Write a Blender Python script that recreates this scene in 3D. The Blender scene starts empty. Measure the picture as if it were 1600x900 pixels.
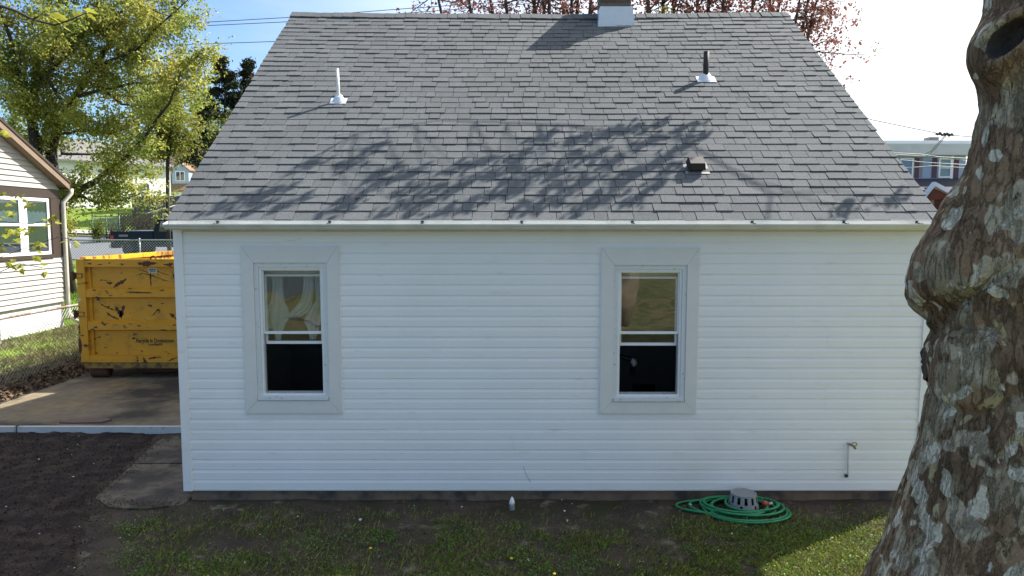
import bpy, math, random
import numpy as np
from mathutils import Vector, Matrix, noise as mn

random.seed(7)
rng = np.random.default_rng(11)
S = bpy.context.scene
COL = S.collection
R_ = math.radians

# ------------------------------------------------------------------ camera
F_PX, PITCH, CAM_H, CAM_D = 1100.0, R_(5.0), 2.72, 6.79
cam_d = bpy.data.cameras.new('camera')
cam = bpy.data.objects.new('camera', cam_d)
COL.objects.link(cam)
cam.location = (0, -CAM_D, CAM_H)
cam.rotation_euler = (R_(90) - PITCH, 0, 0)
cam_d.sensor_width = 36.0
cam_d.lens = F_PX / 1600 * 36.0
cam_d.clip_start = 0.05
cam_d.clip_end = 6000
S.camera = cam

# ------------------------------------------------------------------ light
SUN_AZ, SUN_EL = 57.0, 47.0           # azimuth from +Y towards +X
SUN = Vector((math.sin(R_(SUN_AZ)) * math.cos(R_(SUN_EL)), math.cos(R_(SUN_AZ)) * math.cos(R_(SUN_EL)), math.sin(R_(SUN_EL))))
sd = bpy.data.lights.new('sun', 'SUN')
sd.energy = 5.0
sd.angle = R_(0.53)
sd.color = (1.0, 0.95, 0.87)
so = bpy.data.objects.new('sun', sd)
COL.objects.link(so)
so.location = (20, 20, 40)
so.rotation_euler = SUN.to_track_quat('Z', 'Y').to_euler()

W = bpy.data.worlds.new('World')
S.world = W
W.use_nodes = True
nt = W.node_tree
nt.nodes.clear()
def wn(t, **k):
    n = nt.nodes.new(t)
    for a, b in k.items():
        setattr(n, a, b)
    return n
w_out = wn('ShaderNodeOutputWorld')
w_bg = wn('ShaderNodeBackground')
w_bg.inputs['Strength'].default_value = 0.075
w_sky = wn('ShaderNodeTexSky')
w_sky.sky_type = 'NISHITA'
w_sky.sun_disc = False
w_sky.sun_elevation = R_(SUN_EL)
w_sky.sun_rotation = R_(SUN_AZ)
w_sky.air_density = 1.0
w_sky.dust_density = 0.8
w_sky.ozone_density = 1.6
# thin cirrus: streaked noise, thicker towards the hazy side of the sky where the sun stands
w_tc = wn('ShaderNodeTexCoord')
w_map = wn('ShaderNodeMapping')
w_map.inputs['Scale'].default_value = (1.0, 1.6, 5.0)
w_no = wn('ShaderNodeTexNoise')
w_no.inputs['Scale'].default_value = 2.2
w_no.inputs['Detail'].default_value = 5
w_no.inputs['Roughness'].default_value = 0.55
w_dot = wn('ShaderNodeVectorMath', operation='DOT_PRODUCT')
w_dot.inputs[1].default_value = SUN
w_au = wn('ShaderNodeMapRange')
w_au.inputs['From Min'].default_value = 0.28
w_au.inputs['From Max'].default_value = 0.82
w_au.interpolation_type = 'SMOOTHSTEP'
w_cl = wn('ShaderNodeMapRange')
w_cl.inputs['From Min'].default_value = 0.45
w_cl.inputs['From Max'].default_value = 0.80
w_cl.inputs['To Max'].default_value = 0.22
w_add = wn('ShaderNodeMath', operation='ADD')
w_add.use_clamp = True
w_mix = wn('ShaderNodeMix', data_type='RGBA')
w_mix.inputs['B'].default_value = (8.0, 8.2, 8.5, 1)
L = nt.links.new
L(w_tc.outputs['Generated'], w_map.inputs['Vector'])
L(w_map.outputs['Vector'], w_no.inputs['Vector'])
L(w_tc.outputs['Generated'], w_dot.inputs[0])
L(w_dot.outputs['Value'], w_au.inputs['Value'])
L(w_no.outputs['Fac'], w_cl.inputs['Value'])
L(w_cl.outputs['Result'], w_add.inputs[0])
L(w_au.outputs['Result'], w_add.inputs[1])
L(w_add.outputs['Value'], w_mix.inputs['Factor'])
w_tint = wn('ShaderNodeMix', data_type='RGBA', blend_type='MULTIPLY')
w_tint.inputs['Factor'].default_value = 1.0
w_tint.inputs['B'].default_value = (0.77, 1.00, 1.20, 1)
L(w_sky.outputs['Color'], w_tint.inputs['A'])
L(w_tint.outputs['Result'], w_mix.inputs['A'])
L(w_mix.outputs['Result'], w_bg.inputs['Color'])
L(w_bg.outputs['Background'], w_out.inputs['Surface'])

S.view_settings.view_transform = 'Standard'
S.view_settings.look = 'None'
S.view_settings.exposure = 1.29
S.view_settings.gamma = 1.0
S.view_settings.use_curve_mapping = False

# ------------------------------------------------------------------ pixel -> point helpers (1600 x 900 frame)
_F = Vector((0, math.cos(PITCH), -math.sin(PITCH)))
_U = Vector((0, math.sin(PITCH), math.cos(PITCH)))
_C = Vector((0, -CAM_D, CAM_H))
def ray(x, y):
    return _F + Vector((1, 0, 0)) * ((x - 800) / F_PX) + _U * ((450 - y) / F_PX)
def atY(x, y, Y):
    d = ray(x, y)
    return _C + d * ((Y + CAM_D) / d.y)
def atD(x, y, dist):                      # dist = metres in front of the camera
    return atY(x, y, dist - CAM_D)
def atZ(x, y, Z):
    d = ray(x, y)
    return _C + d * ((Z - CAM_H) / d.z)

# ------------------------------------------------------------------ materials
MATS = {}
def mat(name, color, rough=0.7, metal=0.0, var=0.0, nscale=8.0, bump=0.0, bscale=60.0, spec=0.5,
        color2=None, c2scale=3.0, c2lo=0.45, c2hi=0.6, island=0.0, objrand=0.0, trans=0.0, stretch=None, detail=5,
        color3=None, c3scale=9.0, c3lo=0.55, c3hi=0.62, c3stretch=None):
    if name in MATS:
        return MATS[name]
    m = bpy.data.materials.new(name)
    m.use_nodes = True
    t = m.node_tree
    p = t.nodes['Principled BSDF']
    l = t.links.new
    p.inputs['Roughness'].default_value = rough
    p.inputs['Metallic'].default_value = metal
    p.inputs['Specular IOR Level'].default_value = spec
    geo = t.nodes.new('ShaderNodeNewGeometry')
    pos = geo.outputs['Position']
    def nz(scale, det=5, st=None, rgh=0.55):
        n = t.nodes.new('ShaderNodeTexNoise')
        n.inputs['Scale'].default_value = scale
        n.inputs['Detail'].default_value = det
        n.inputs['Roughness'].default_value = rgh
        if st:
            mp = t.nodes.new('ShaderNodeMapping')
            mp.inputs['Scale'].default_value = st
            l(pos, mp.inputs['Vector'])
            l(mp.outputs['Vector'], n.inputs['Vector'])
        else:
            l(pos, n.inputs['Vector'])
        return n.outputs['Fac']
    def mr(src, a, b, c=0.0, d=1.0):
        n = t.nodes.new('ShaderNodeMapRange')
        n.inputs[1].default_value = a
        n.inputs[2].default_value = b
        n.inputs[3].default_value = c
        n.inputs[4].default_value = d
        l(src, n.inputs[0])
        return n.outputs[0]
    def mixc(f, a, b):
        n = t.nodes.new('ShaderNodeMix')
        n.data_type = 'RGBA'
        l(f, n.inputs['Factor'])
        for s, v in (('A', a), ('B', b)):
            if isinstance(v, tuple):
                n.inputs[s].default_value = (*v, 1)
            else:
                l(v, n.inputs[s])
        return n.outputs['Result']
    cur = tuple(color)
    if color2:
        cur = mixc(mr(nz(c2scale, detail, stretch), c2lo, c2hi), cur, tuple(color2))
    if color3:
        cur = mixc(mr(nz(c3scale, detail, c3stretch), c3lo, c3hi), cur, tuple(color3))
    val = None
    def mul(a, b):
        n = t.nodes.new('ShaderNodeMath')
        n.operation = 'MULTIPLY'
        l(a, n.inputs[0])
        l(b, n.inputs[1])
        return n.outputs[0]
    if var:
        val = mr(nz(nscale, 6, None, 0.65), 0.25, 0.75, 1 - var, 1 + var)
    if island:
        o = mr(geo.outputs['Random Per Island'], 0, 1, 1 - island, 1 + island)
        val = mul(val, o) if val else o
    if objrand:
        oi = t.nodes.new('ShaderNodeObjectInfo')
        o = mr(oi.outputs['Random'], 0, 1, 1 - objrand, 1 + objrand)
        val = mul(val, o) if val else o
    if val is not None:
        h = t.nodes.new('ShaderNodeHueSaturation')
        l(val, h.inputs['Value'])
        if isinstance(cur, tuple):
            h.inputs['Color'].default_value = (*cur, 1)
        else:
            l(cur, h.inputs['Color'])
        cur = h.outputs['Color']
    if isinstance(cur, tuple):
        p.inputs['Base Color'].default_value = (*cur, 1)
    else:
        l(cur, p.inputs['Base Color'])
    if bump:
        b = t.nodes.new('ShaderNodeBump')
        b.inputs['Strength'].default_value = 1.0
        b.inputs['Distance'].default_value = bump
        l(nz(bscale, 6), b.inputs['Height'])
        l(b.outputs['Normal'], p.inputs['Normal'])
    if trans:
        tr = t.nodes.new('ShaderNodeBsdfTranslucent')
        if isinstance(cur, tuple):
            tr.inputs['Color'].default_value = (*cur, 1)
        else:
            l(cur, tr.inputs['Color'])
        ms = t.nodes.new('ShaderNodeMixShader')
        ms.inputs[0].default_value = trans
        l(p.outputs[0], ms.inputs[1])
        l(tr.outputs[0], ms.inputs[2])
        l(ms.outputs[0], t.nodes['Material Output'].inputs['Surface'])
    MATS[name] = m
    return m

def glass_mat(name, refl=0.2, tint=(0.85, 0.9, 0.9), bump=0.0):
    m = bpy.data.materials.new(name)
    m.use_nodes = True
    t = m.node_tree
    t.nodes.clear()
    o = t.nodes.new('ShaderNodeOutputMaterial')
    g = t.nodes.new('ShaderNodeBsdfGlossy')
    g.inputs['Roughness'].default_value = 0.015
    tr = t.nodes.new('ShaderNodeBsdfTransparent')
    tr.inputs['Color'].default_value = (*tint, 1)
    ms = t.nodes.new('ShaderNodeMixShader')
    ms.inputs[0].default_value = refl
    if bump:
        ge = t.nodes.new('ShaderNodeNewGeometry')
        n = t.nodes.new('ShaderNodeTexNoise')
        n.inputs['Scale'].default_value = 5.0
        n.inputs['Detail'].default_value = 1
        b = t.nodes.new('ShaderNodeBump')
        b.inputs['Distance'].default_value = bump
        t.links.new(ge.outputs['Position'], n.inputs['Vector'])
        t.links.new(n.outputs['Fac'], b.inputs['Height'])
        t.links.new(b.outputs['Normal'], g.inputs['Normal'])
    t.links.new(tr.outputs[0], ms.inputs[1])
    t.links.new(g.outputs[0], ms.inputs[2])
    t.links.new(ms.outputs[0], o.inputs['Surface'])
    MATS[name] = m
    return m

M_SIDING = mat('vinyl_siding', (0.78, 0.775, 0.76), 0.45, var=0.03, nscale=1.3, bump=0.0035, bscale=2.6, color3=(0.66, 0.64, 0.60), c3scale=7, c3lo=0.62, c3hi=0.78, c3stretch=(.5, .5, 2.5), color2=(0.73, 0.72, 0.70), c2scale=0.9, c2lo=0.55, c2hi=0.8)
M_TRIM = mat('trim_aluminium', (0.66, 0.655, 0.63), 0.4, var=0.04, nscale=6)
M_VINYL = mat('white_vinyl', (0.76, 0.77, 0.77), 0.4, var=0.04, nscale=10)
M_OLDPAINT = mat('weathered_white_paint', (0.62, 0.64, 0.64), 0.6, color2=(0.40, 0.40, 0.38), c2scale=28, c2lo=0.60, c2hi=0.70, bump=0.001, bscale=150)
M_GUTTER = mat('gutter_metal', (0.60, 0.60, 0.57), 0.35, var=0.06, nscale=5, color2=(0.48, 0.47, 0.43), c2scale=4, c2lo=0.5, c2hi=0.75)
M_SHING = mat('asphalt_shingle', (0.108, 0.115, 0.121), 0.95, var=0.50, nscale=170, objrand=0.09, bump=0.002, bscale=500, spec=0.2, color2=(0.124, 0.131, 0.137), c2scale=1.2, c2lo=0.4, c2hi=0.7, color3=(0.062, 0.068, 0.070), c3scale=75, c3lo=0.52, c3hi=0.72)
M_SHINGI = mat('asphalt_shingle_joined', (0.108, 0.115, 0.121), 0.95, var=0.50, nscale=170, island=0.09, bump=0.002, bscale=500, spec=0.2, color2=(0.124, 0.131, 0.137), c2scale=1.2, c2lo=0.4, c2hi=0.7, color3=(0.062, 0.068, 0.070), c3scale=75, c3lo=0.52, c3hi=0.72)
M_DECK = mat('roof_felt', (0.02, 0.02, 0.022), 0.95)
M_CONC = mat('concrete', (0.165, 0.128, 0.080), 0.9, var=0.35, nscale=6, bump=0.003, bscale=60, color2=(0.034, 0.026, 0.019), c2scale=0.8, c2lo=0.47, c2hi=0.60, color3=(0.22, 0.15, 0.065), c3scale=1.3, c3lo=0.55, c3hi=0.75)
M_FOUND = mat('foundation_concrete', (0.19, 0.13, 0.085), 0.9, var=0.3, nscale=6, bump=0.003, bscale=40, color2=(0.07, 0.06, 0.05), c2scale=5, c2lo=0.5, c2hi=0.65)
M_WHITEBOARD = mat('white_painted_timber', (0.52, 0.52, 0.50), 0.7, var=0.1, nscale=6, color2=(0.25, 0.24, 0.2), c2scale=12, c2lo=0.6, c2hi=0.72)
M_BLACKP = mat('black_plastic', (0.008, 0.008, 0.009), 0.5, var=0.2, nscale=20)
M_IRON = mat('cast_iron', (0.022, 0.02, 0.02), 0.7, var=0.4, nscale=40, bump=0.002, bscale=60)
M_PVC = mat('white_pvc', (0.72, 0.70, 0.64), 0.45, var=0.05)
M_FLASH = mat('galvanised_flashing', (0.55, 0.58, 0.62), 0.32, metal=0.6, var=0.1, nscale=14)
M_BRICKG = mat('weathered_brick', (0.12, 0.09, 0.07), 0.9, objrand=0.3, var=0.25, nscale=30, bump=0.003, bscale=60)
M_MORTAR = mat('mortar', (0.19, 0.18, 0.16), 0.95, var=0.2, nscale=30)
M_WALLIN = mat('interior_plaster', (0.30, 0.28, 0.25), 0.9)
M_FLOORIN = mat('interior_floor', (0.10, 0.07, 0.05), 0.6)
M_SHADE = mat('roller_shade', (0.52, 0.44, 0.28), 0.85, var=0.15, nscale=20)
M_GLASS = glass_mat('storm_glass', 0.10, (0.92, 0.94, 0.94), 0.0014)
M_GLASS2 = glass_mat('inner_glass', 0.04, (0.94, 0.95, 0.95), 0.002)
M_GLASSF = glass_mat('far_glass', 0.16, (0.6, 0.68, 0.75))
M_SOIL = None
M_GREENHOSE = mat('green_hose', (0.012, 0.21, 0.08), 0.5, var=0.35, nscale=22, color2=(.045, .10, .05), c2scale=16, c2lo=.58, c2hi=.70)
M_GREYPLAST = mat('grey_plastic', (0.24, 0.245, 0.25), 0.6, var=0.1, nscale=15)
M_REDP = mat('red_plastic', (0.45, 0.05, 0.03), 0.4)
M_BRASS = mat('brass', (0.30, 0.24, 0.13), 0.4, metal=0.7, var=0.25, nscale=30)
M_STEEL = mat('galvanised_steel', (0.36, 0.37, 0.38), 0.45, metal=0.6, var=0.15, nscale=20)
M_RUSTST = mat('rusty_steel', (0.20, 0.13, 0.09), 0.8, var=0.35, nscale=15, color2=(0.30, 0.28, 0.26), c2scale=6)
M_YELLOW = mat('yellow_dumpster_paint', (0.62, 0.285, 0.010), 0.5, var=0.10, nscale=4, bump=0.002, bscale=14,
               color2=(0.40, 0.20, 0.012), c2scale=5.5, c2lo=0.56, c2hi=0.74, color3=(0.075, 0.028, 0.015), c3scale=7.0, c3lo=0.625, c3hi=0.65, c3stretch=(0.8, 0.8, 1.7))
M_YELLOWR = mat('rust_streaked_yellow_paint', (0.68, 0.36, 0.012), 0.55, var=0.1, nscale=4, color2=(0.16, 0.06, 0.02), c2scale=4.0, c2lo=0.52, c2hi=0.62, stretch=(1.6, 1.6, 0.5))
M_RUST = mat('bare_rust', (0.095, 0.034, 0.018), 0.85, var=0.4, nscale=30)
M_DARKYEL = mat('dirty_yellow_steel', (0.27, 0.16, 0.03), 0.7, var=0.3, nscale=10, color2=(0.09, 0.05, 0.025), c2scale=8)
M_TXT = mat('black_lettering', (0.012, 0.012, 0.010), 0.6)
M_STICK = mat('white_sticker', (0.55, 0.53, 0.45), 0.6)
M_STICKTXT = mat('grey_sticker_print', (0.08, 0.08, 0.08), 0.6)
M_NEIGH = mat('cream_siding', (0.40, 0.385, 0.36), 0.5, var=0.06, nscale=2.5)
M_BROWN = mat('dark_brown_trim', (0.040, 0.026, 0.020), 0.5, var=0.15, nscale=8)
M_BROWNF = mat('brown_fascia', (0.22, 0.155, 0.11), 0.5, var=0.12, nscale=6)
M_WHITE = mat('white_paint', (0.80, 0.80, 0.79), 0.5, var=0.03)
M_CURT = mat('white_curtain', (0.72, 0.74, 0.74), 0.9, trans=0.3)
M_DOWN = mat('beige_downspout', (0.50, 0.46, 0.39), 0.45, var=0.1, nscale=5)
M_BLOCK = mat('painted_block', (0.55, 0.56, 0.57), 0.85, var=0.15, nscale=6, bump=0.004, bscale=30)
M_GREYCONC = mat('grey_concrete', (0.20, 0.19, 0.17), 0.9, var=0.25, nscale=8)
M_ASPH = mat('street_asphalt', (0.13, 0.135, 0.145), 0.9, var=0.12, nscale=3, bump=0.004, bscale=40)
M_KERB = mat('kerb_concrete', (0.36, 0.34, 0.30), 0.9, var=0.15, nscale=4)
M_NAVY = mat('navy_car_paint', (0.004, 0.007, 0.022), 0.4, spec=0.25)
M_TYRE = mat('tyre_rubber', (0.015, 0.015, 0.015), 0.8)
M_TAIL = mat('red_tail_light', (0.45, 0.02, 0.03), 0.2)
M_CHROME = mat('bright_metal', (0.5, 0.5, 0.52), 0.25, metal=0.9)
M_TARP = mat('pale_sheet', (0.42, 0.45, 0.52), 0.6, var=0.1)
M_GREYWOOD = mat('grey_fence_wood', (0.12, 0.105, 0.095), 0.9, objrand=0.2, var=0.2, nscale=6, island=0.25)
M_LATT = mat('brown_lattice_wood', (0.13, 0.10, 0.075), 0.85, var=0.2, nscale=12)
M_WIRE = mat('power_cable', (0.03, 0.03, 0.035), 0.6)
M_WIREP = mat('pale_service_cable', (0.30, 0.29, 0.28), 0.5)
M_POLE = mat('pole_timber', (0.10, 0.07, 0.05), 0.9, var=0.2, nscale=8)
M_BARKD = mat('dark_bark', (0.040, 0.032, 0.026), 0.95, var=0.4, nscale=14, bump=0.01, bscale=25)
M_BARKR = mat('maple_bark', (0.065, 0.05, 0.042), 0.95, var=0.3, nscale=10, bump=0.01, bscale=20)
M_PALEBARK = mat('pale_sycamore_bark', (0.62, 0.59, 0.50), 0.8, var=0.15, nscale=4, color2=(0.25, 0.21, 0.15), c2scale=3.5, c2lo=0.56, c2hi=0.62)
M_LEAFY = mat('yellow_green_leaf', (0.36, 0.35, 0.075), 0.55, island=0.38, trans=0.6, color2=(0.22, 0.27, 0.06), c2scale=0.7, c2lo=0.42, c2hi=0.62, spec=0.3)
M_LEAFB = mat('bright_young_leaf', (0.30, 0.31, 0.04), 0.5, objrand=0.3, trans=0.5, spec=0.3)
M_LEAFG = mat('green_leaf', (0.13, 0.17, 0.03), 0.55, island=0.4, trans=0.45, spec=0.3)
M_LEAFR = mat('red_brown_leaf', (0.26, 0.10, 0.08), 0.55, island=0.5, trans=0.4, spec=0.3)
M_CONIF = mat('dark_conifer_needles', (0.022, 0.035, 0.018), 0.8, island=0.5, spec=0.2, color2=(0.05, 0.042, 0.022), c2scale=0.9)
M_SHRUB = mat('dull_shrub_leaf', (0.11, 0.12, 0.045), 0.7, island=0.45, trans=0.3, spec=0.2)
M_GRASS = mat('grass_blade', (0.185, 0.235, 0.032), 0.7, island=0.45, trans=0.3, spec=0.2, color2=(0.17, 0.16, 0.05), c2scale=2.0, c2lo=0.5, c2hi=0.75)
M_DRYG = mat('dry_grass_blade', (0.20, 0.165, 0.08), 0.8, island=0.4, trans=0.2, spec=0.2)
M_MULCHC = mat('mulch_chip', (0.055, 0.037, 0.028), 0.9, island=0.6, spec=0.2)
M_FLECK = mat('white_fleck', (0.62, 0.60, 0.56), 0.8, island=0.2)
M_LITTER = mat('dead_leaf_litter', (0.12, 0.08, 0.05), 0.9, island=0.55, spec=0.2)
M_YFLOW = mat('dandelion_yellow', (0.75, 0.48, 0.01), 0.6)
M_STEM = mat('green_stem', (0.06, 0.10, 0.03), 0.6)
M_SLAB = mat('red_slate', (0.13, 0.08, 0.066), 0.85, var=0.2, nscale=8, bump=0.002, bscale=40)
M_HWALL = mat('far_white_wall', (0.74, 0.74, 0.72), 0.8, var=0.04)
M_HBLUE = mat('pale_blue_siding', (0.30, 0.38, 0.50), 0.7, var=0.06)
M_HROOFB = mat('brown_roof_shingles', (0.20, 0.135, 0.085), 0.95, var=0.25, nscale=5)
M_HROOFG = mat('grey_roof_shingles', (0.15, 0.145, 0.15), 0.95, var=0.2, nscale=5)
M_MAROON = mat('maroon_shutter', (0.085, 0.035, 0.055), 0.6)
M_REDB = mat('red_brown_boards', (0.14, 0.045, 0.035), 0.8, var=0.15, nscale=4)
M_DARKIN = mat('porch_shade', (0.02, 0.02, 0.022), 0.9)  # near-black colour painted for the shade inside the porch
M_SCUFF = mat('scuff_mark', (0.28, 0.28, 0.27), 0.8)

# ------------------------------------------------------------------ mesh + object helpers
class MB:
    def __init__(s):
        s.v = []
        s.f = []
    def face(s, pts):
        b = len(s.v)
        s.v += [tuple(p) for p in pts]
        s.f.append(tuple(range(b, b + len(pts))))
        return s
    def box(s, x0, x1, y0, y1, z0, z1, M=None):
        b = len(s.v)
        c = [(x0, y0, z0), (x1, y0, z0), (x1, y1, z0), (x0, y1, z0), (x0, y0, z1), (x1, y0, z1), (x1, y1, z1), (x0, y1, z1)]
        if M is not None:
            c = [tuple(M @ Vector(q)) for q in c]
        s.v += c
        for q in ((3, 2, 1, 0), (4, 5, 6, 7), (0, 1, 5, 4), (1, 2, 6, 5), (2, 3, 7, 6), (3, 0, 4, 7)):
            s.f.append(tuple(b + i for i in q))
        return s
    def extrude(s, poly, axis, a, bb, closed=True, caps=True):
        """poly: 2D points in the two other axes (order x,y,z), extruded along axis"""
        def mk(p, t):
            if axis == 'x': return (t, p[0], p[1])
            if axis == 'y': return (p[0], t, p[1])
            return (p[0], p[1], t)
        n = len(poly)
        b = len(s.v)
        s.v += [mk(p, a) for p in poly] + [mk(p, bb) for p in poly]
        for i in range(n if closed else n - 1):
            j = (i + 1) % n
            s.f.append((b + i, b + j, b + n + j, b + n + i))
        if caps and closed:
            s.f.append(tuple(b + i for i in range(n))[::-1])
            s.f.append(tuple(b + n + i for i in range(n)))
        return s
    def tube(s, pts, r, n=8, cap=True):
        pts = [Vector(p) for p in pts]
        if not hasattr(r, '__len__'):
            r = [r] * len(pts)
        b = len(s.v)
        ref = None
        for i, p in enumerate(pts):
            t = (pts[min(i + 1, len(pts) - 1)] - pts[max(i - 1, 0)])
            t = t.normalized() if t.length > 1e-9 else Vector((0, 0, 1))
            if ref is None:
                ref = Vector((0, 0, 1)) if abs(t.z) < 0.9 else Vector((1, 0, 0))
            u = ref - t * ref.dot(t)
            u = u.normalized() if u.length > 1e-6 else t.orthogonal().normalized()
            ref = u
            w = t.cross(u)
            for k in range(n):
                a = 2 * math.pi * k / n
                s.v.append(tuple(p + u * (math.cos(a) * r[i]) + w * (math.sin(a) * r[i])))
        m = len(pts)
        for i in range(m - 1):
            for k in range(n):
                k2 = (k + 1) % n
                s.f.append((b + i * n + k, b + i * n + k2, b + (i + 1) * n + k2, b + (i + 1) * n + k))
        if cap:
            s.f.append(tuple(b + k for k in range(n))[::-1])
            s.f.append(tuple(b + (m - 1) * n + k for k in range(n)))
        return s
    def lathe(s, c, prof, n=20, cap=True):
        b = len(s.v)
        for r, z in prof:
            for k in range(n):
                a = 2 * math.pi * k / n
                s.v.append((c[0] + r * math.cos(a), c[1] + r * math.sin(a), c[2] + z))
        m = len(prof)
        for i in range(m - 1):
            for k in range(n):
                k2 = (k + 1) % n
                s.f.append((b + i * n + k, b + i * n + k2, b + (i + 1) * n + k2, b + (i + 1) * n + k))
        if cap:
            s.f.append(tuple(b + k for k in range(n))[::-1])
            s.f.append(tuple(b + (m - 1) * n + k for k in range(n)))
        return s
    def sphere(s, c, r, n=12, m=8, sc=(1, 1, 1)):
        prof = []
        b = len(s.v)
        for i in range(m + 1):
            t = math.pi * i / m
            for k in range(n):
                a = 2 * math.pi * k / n
                s.v.append((c[0] + sc[0] * r * math.sin(t) * math.cos(a), c[1] + sc[1] * r * math.sin(t) * math.sin(a), c[2] - sc[2] * r * math.cos(t)))
        for i in range(m):
            for k in range(n):
                k2 = (k + 1) % n
                s.f.append((b + i * n + k, b + i * n + k2, b + (i + 1) * n + k2, b + (i + 1) * n + k))
        return s
    def mesh(s, name, material, smooth=False):
        me = bpy.data.meshes.new(name)
        me.from_pydata(s.v, [], s.f)
        me.materials.append(material)
        if smooth:
            me.polygons.foreach_set('use_smooth', [True] * len(me.polygons))
        me.update()
        return me

WO = {}
def link(name, data, parent=None, loc=(0, 0, 0), kind=None):
    """loc is a world location; the object is parented without moving it"""
    o = bpy.data.objects.new(name, data)
    COL.objects.link(o)
    loc = Vector(loc)
    if parent is not None:
        o.parent = parent
        o.location = loc - WO[parent.name]
    else:
        o.location = loc
    WO[o.name] = loc
    if kind:
        o['kind'] = kind
    return o
def part(name, mb, material, parent, smooth=False, kind=None, label=None):
    o = link(name, mb.mesh(name, material, smooth), parent, (0, 0, 0), kind)
    if label:
        o['label'] = label
    return o
def thing(name, label, cat, loc=(0, 0, 0), group=None):
    o = link(name, None, None, loc)
    o.empty_display_size = 0.2
    o['label'] = label
    o['category'] = cat
    if group:
        o['group'] = group
    return o
def tag(o, label, cat, group=None):
    o['label'] = label
    o['category'] = cat
    if group:
        o['group'] = group
    return o
def struct(name, mb, material, smooth=False):
    return link(name, mb.mesh(name, material, smooth), None, (0, 0, 0), 'structure')

def quads_mesh(name, P, material):
    """P: array (n, k, 3) of n separate k-gons"""
    n, k = P.shape[:2]
    me = bpy.data.meshes.new(name)
    me.vertices.add(n * k)
    me.vertices.foreach_set('co', P.reshape(-1).astype(np.float32))
    me.loops.add(n * k)
    me.loops.foreach_set('vertex_index', np.arange(n * k, dtype=np.int32))
    me.polygons.add(n)
    me.polygons.foreach_set('loop_start', np.arange(0, n * k, k, dtype=np.int32))
    me.polygons.foreach_set('loop_total', np.full(n, k, dtype=np.int32))
    me.materials.append(material)
    me.update(calc_edges=True)
    return me
def leaf_quads(C, size, flat=0.0, aspect=0.62):
    """rhombic leaves with random orientation round the centres C"""
    n = len(C)
    a = rng.normal(size=(n, 3))
    a[:, 2] *= (1 - flat)
    a /= np.linalg.norm(a, axis=1, keepdims=True) + 1e-9
    b = rng.normal(size=(n, 3))
    b -= a * (a * b).sum(1, keepdims=True)
    b /= np.linalg.norm(b, axis=1, keepdims=True) + 1e-9
    s = (np.asarray(size) * rng.uniform(0.65, 1.35, n))[:, None]
    nrm = np.cross(a, b)
    P = np.stack([C - a * s * .5, C + b * s * .5 * aspect + nrm * s * .1, C + a * s * .5, C - b * s * .5 * aspect + nrm * s * .1], 1)
    return P

# ------------------------------------------------------------------ terrain
TX = [(-1e4, 0.0), (1.9, 0.0), (2.6, 0.10), (12.0, 0.10), (26.0, 1.05), (39.0, 1.72), (53.0, 4.2), (80.0, 5.6), (200.0, 8.0), (5000.0, 8.0)]
def terr(x, y):
    ys = [a for a, _ in TX]
    zs = [b for _, b in TX]
    return float(np.interp(y, ys, zs))

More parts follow.
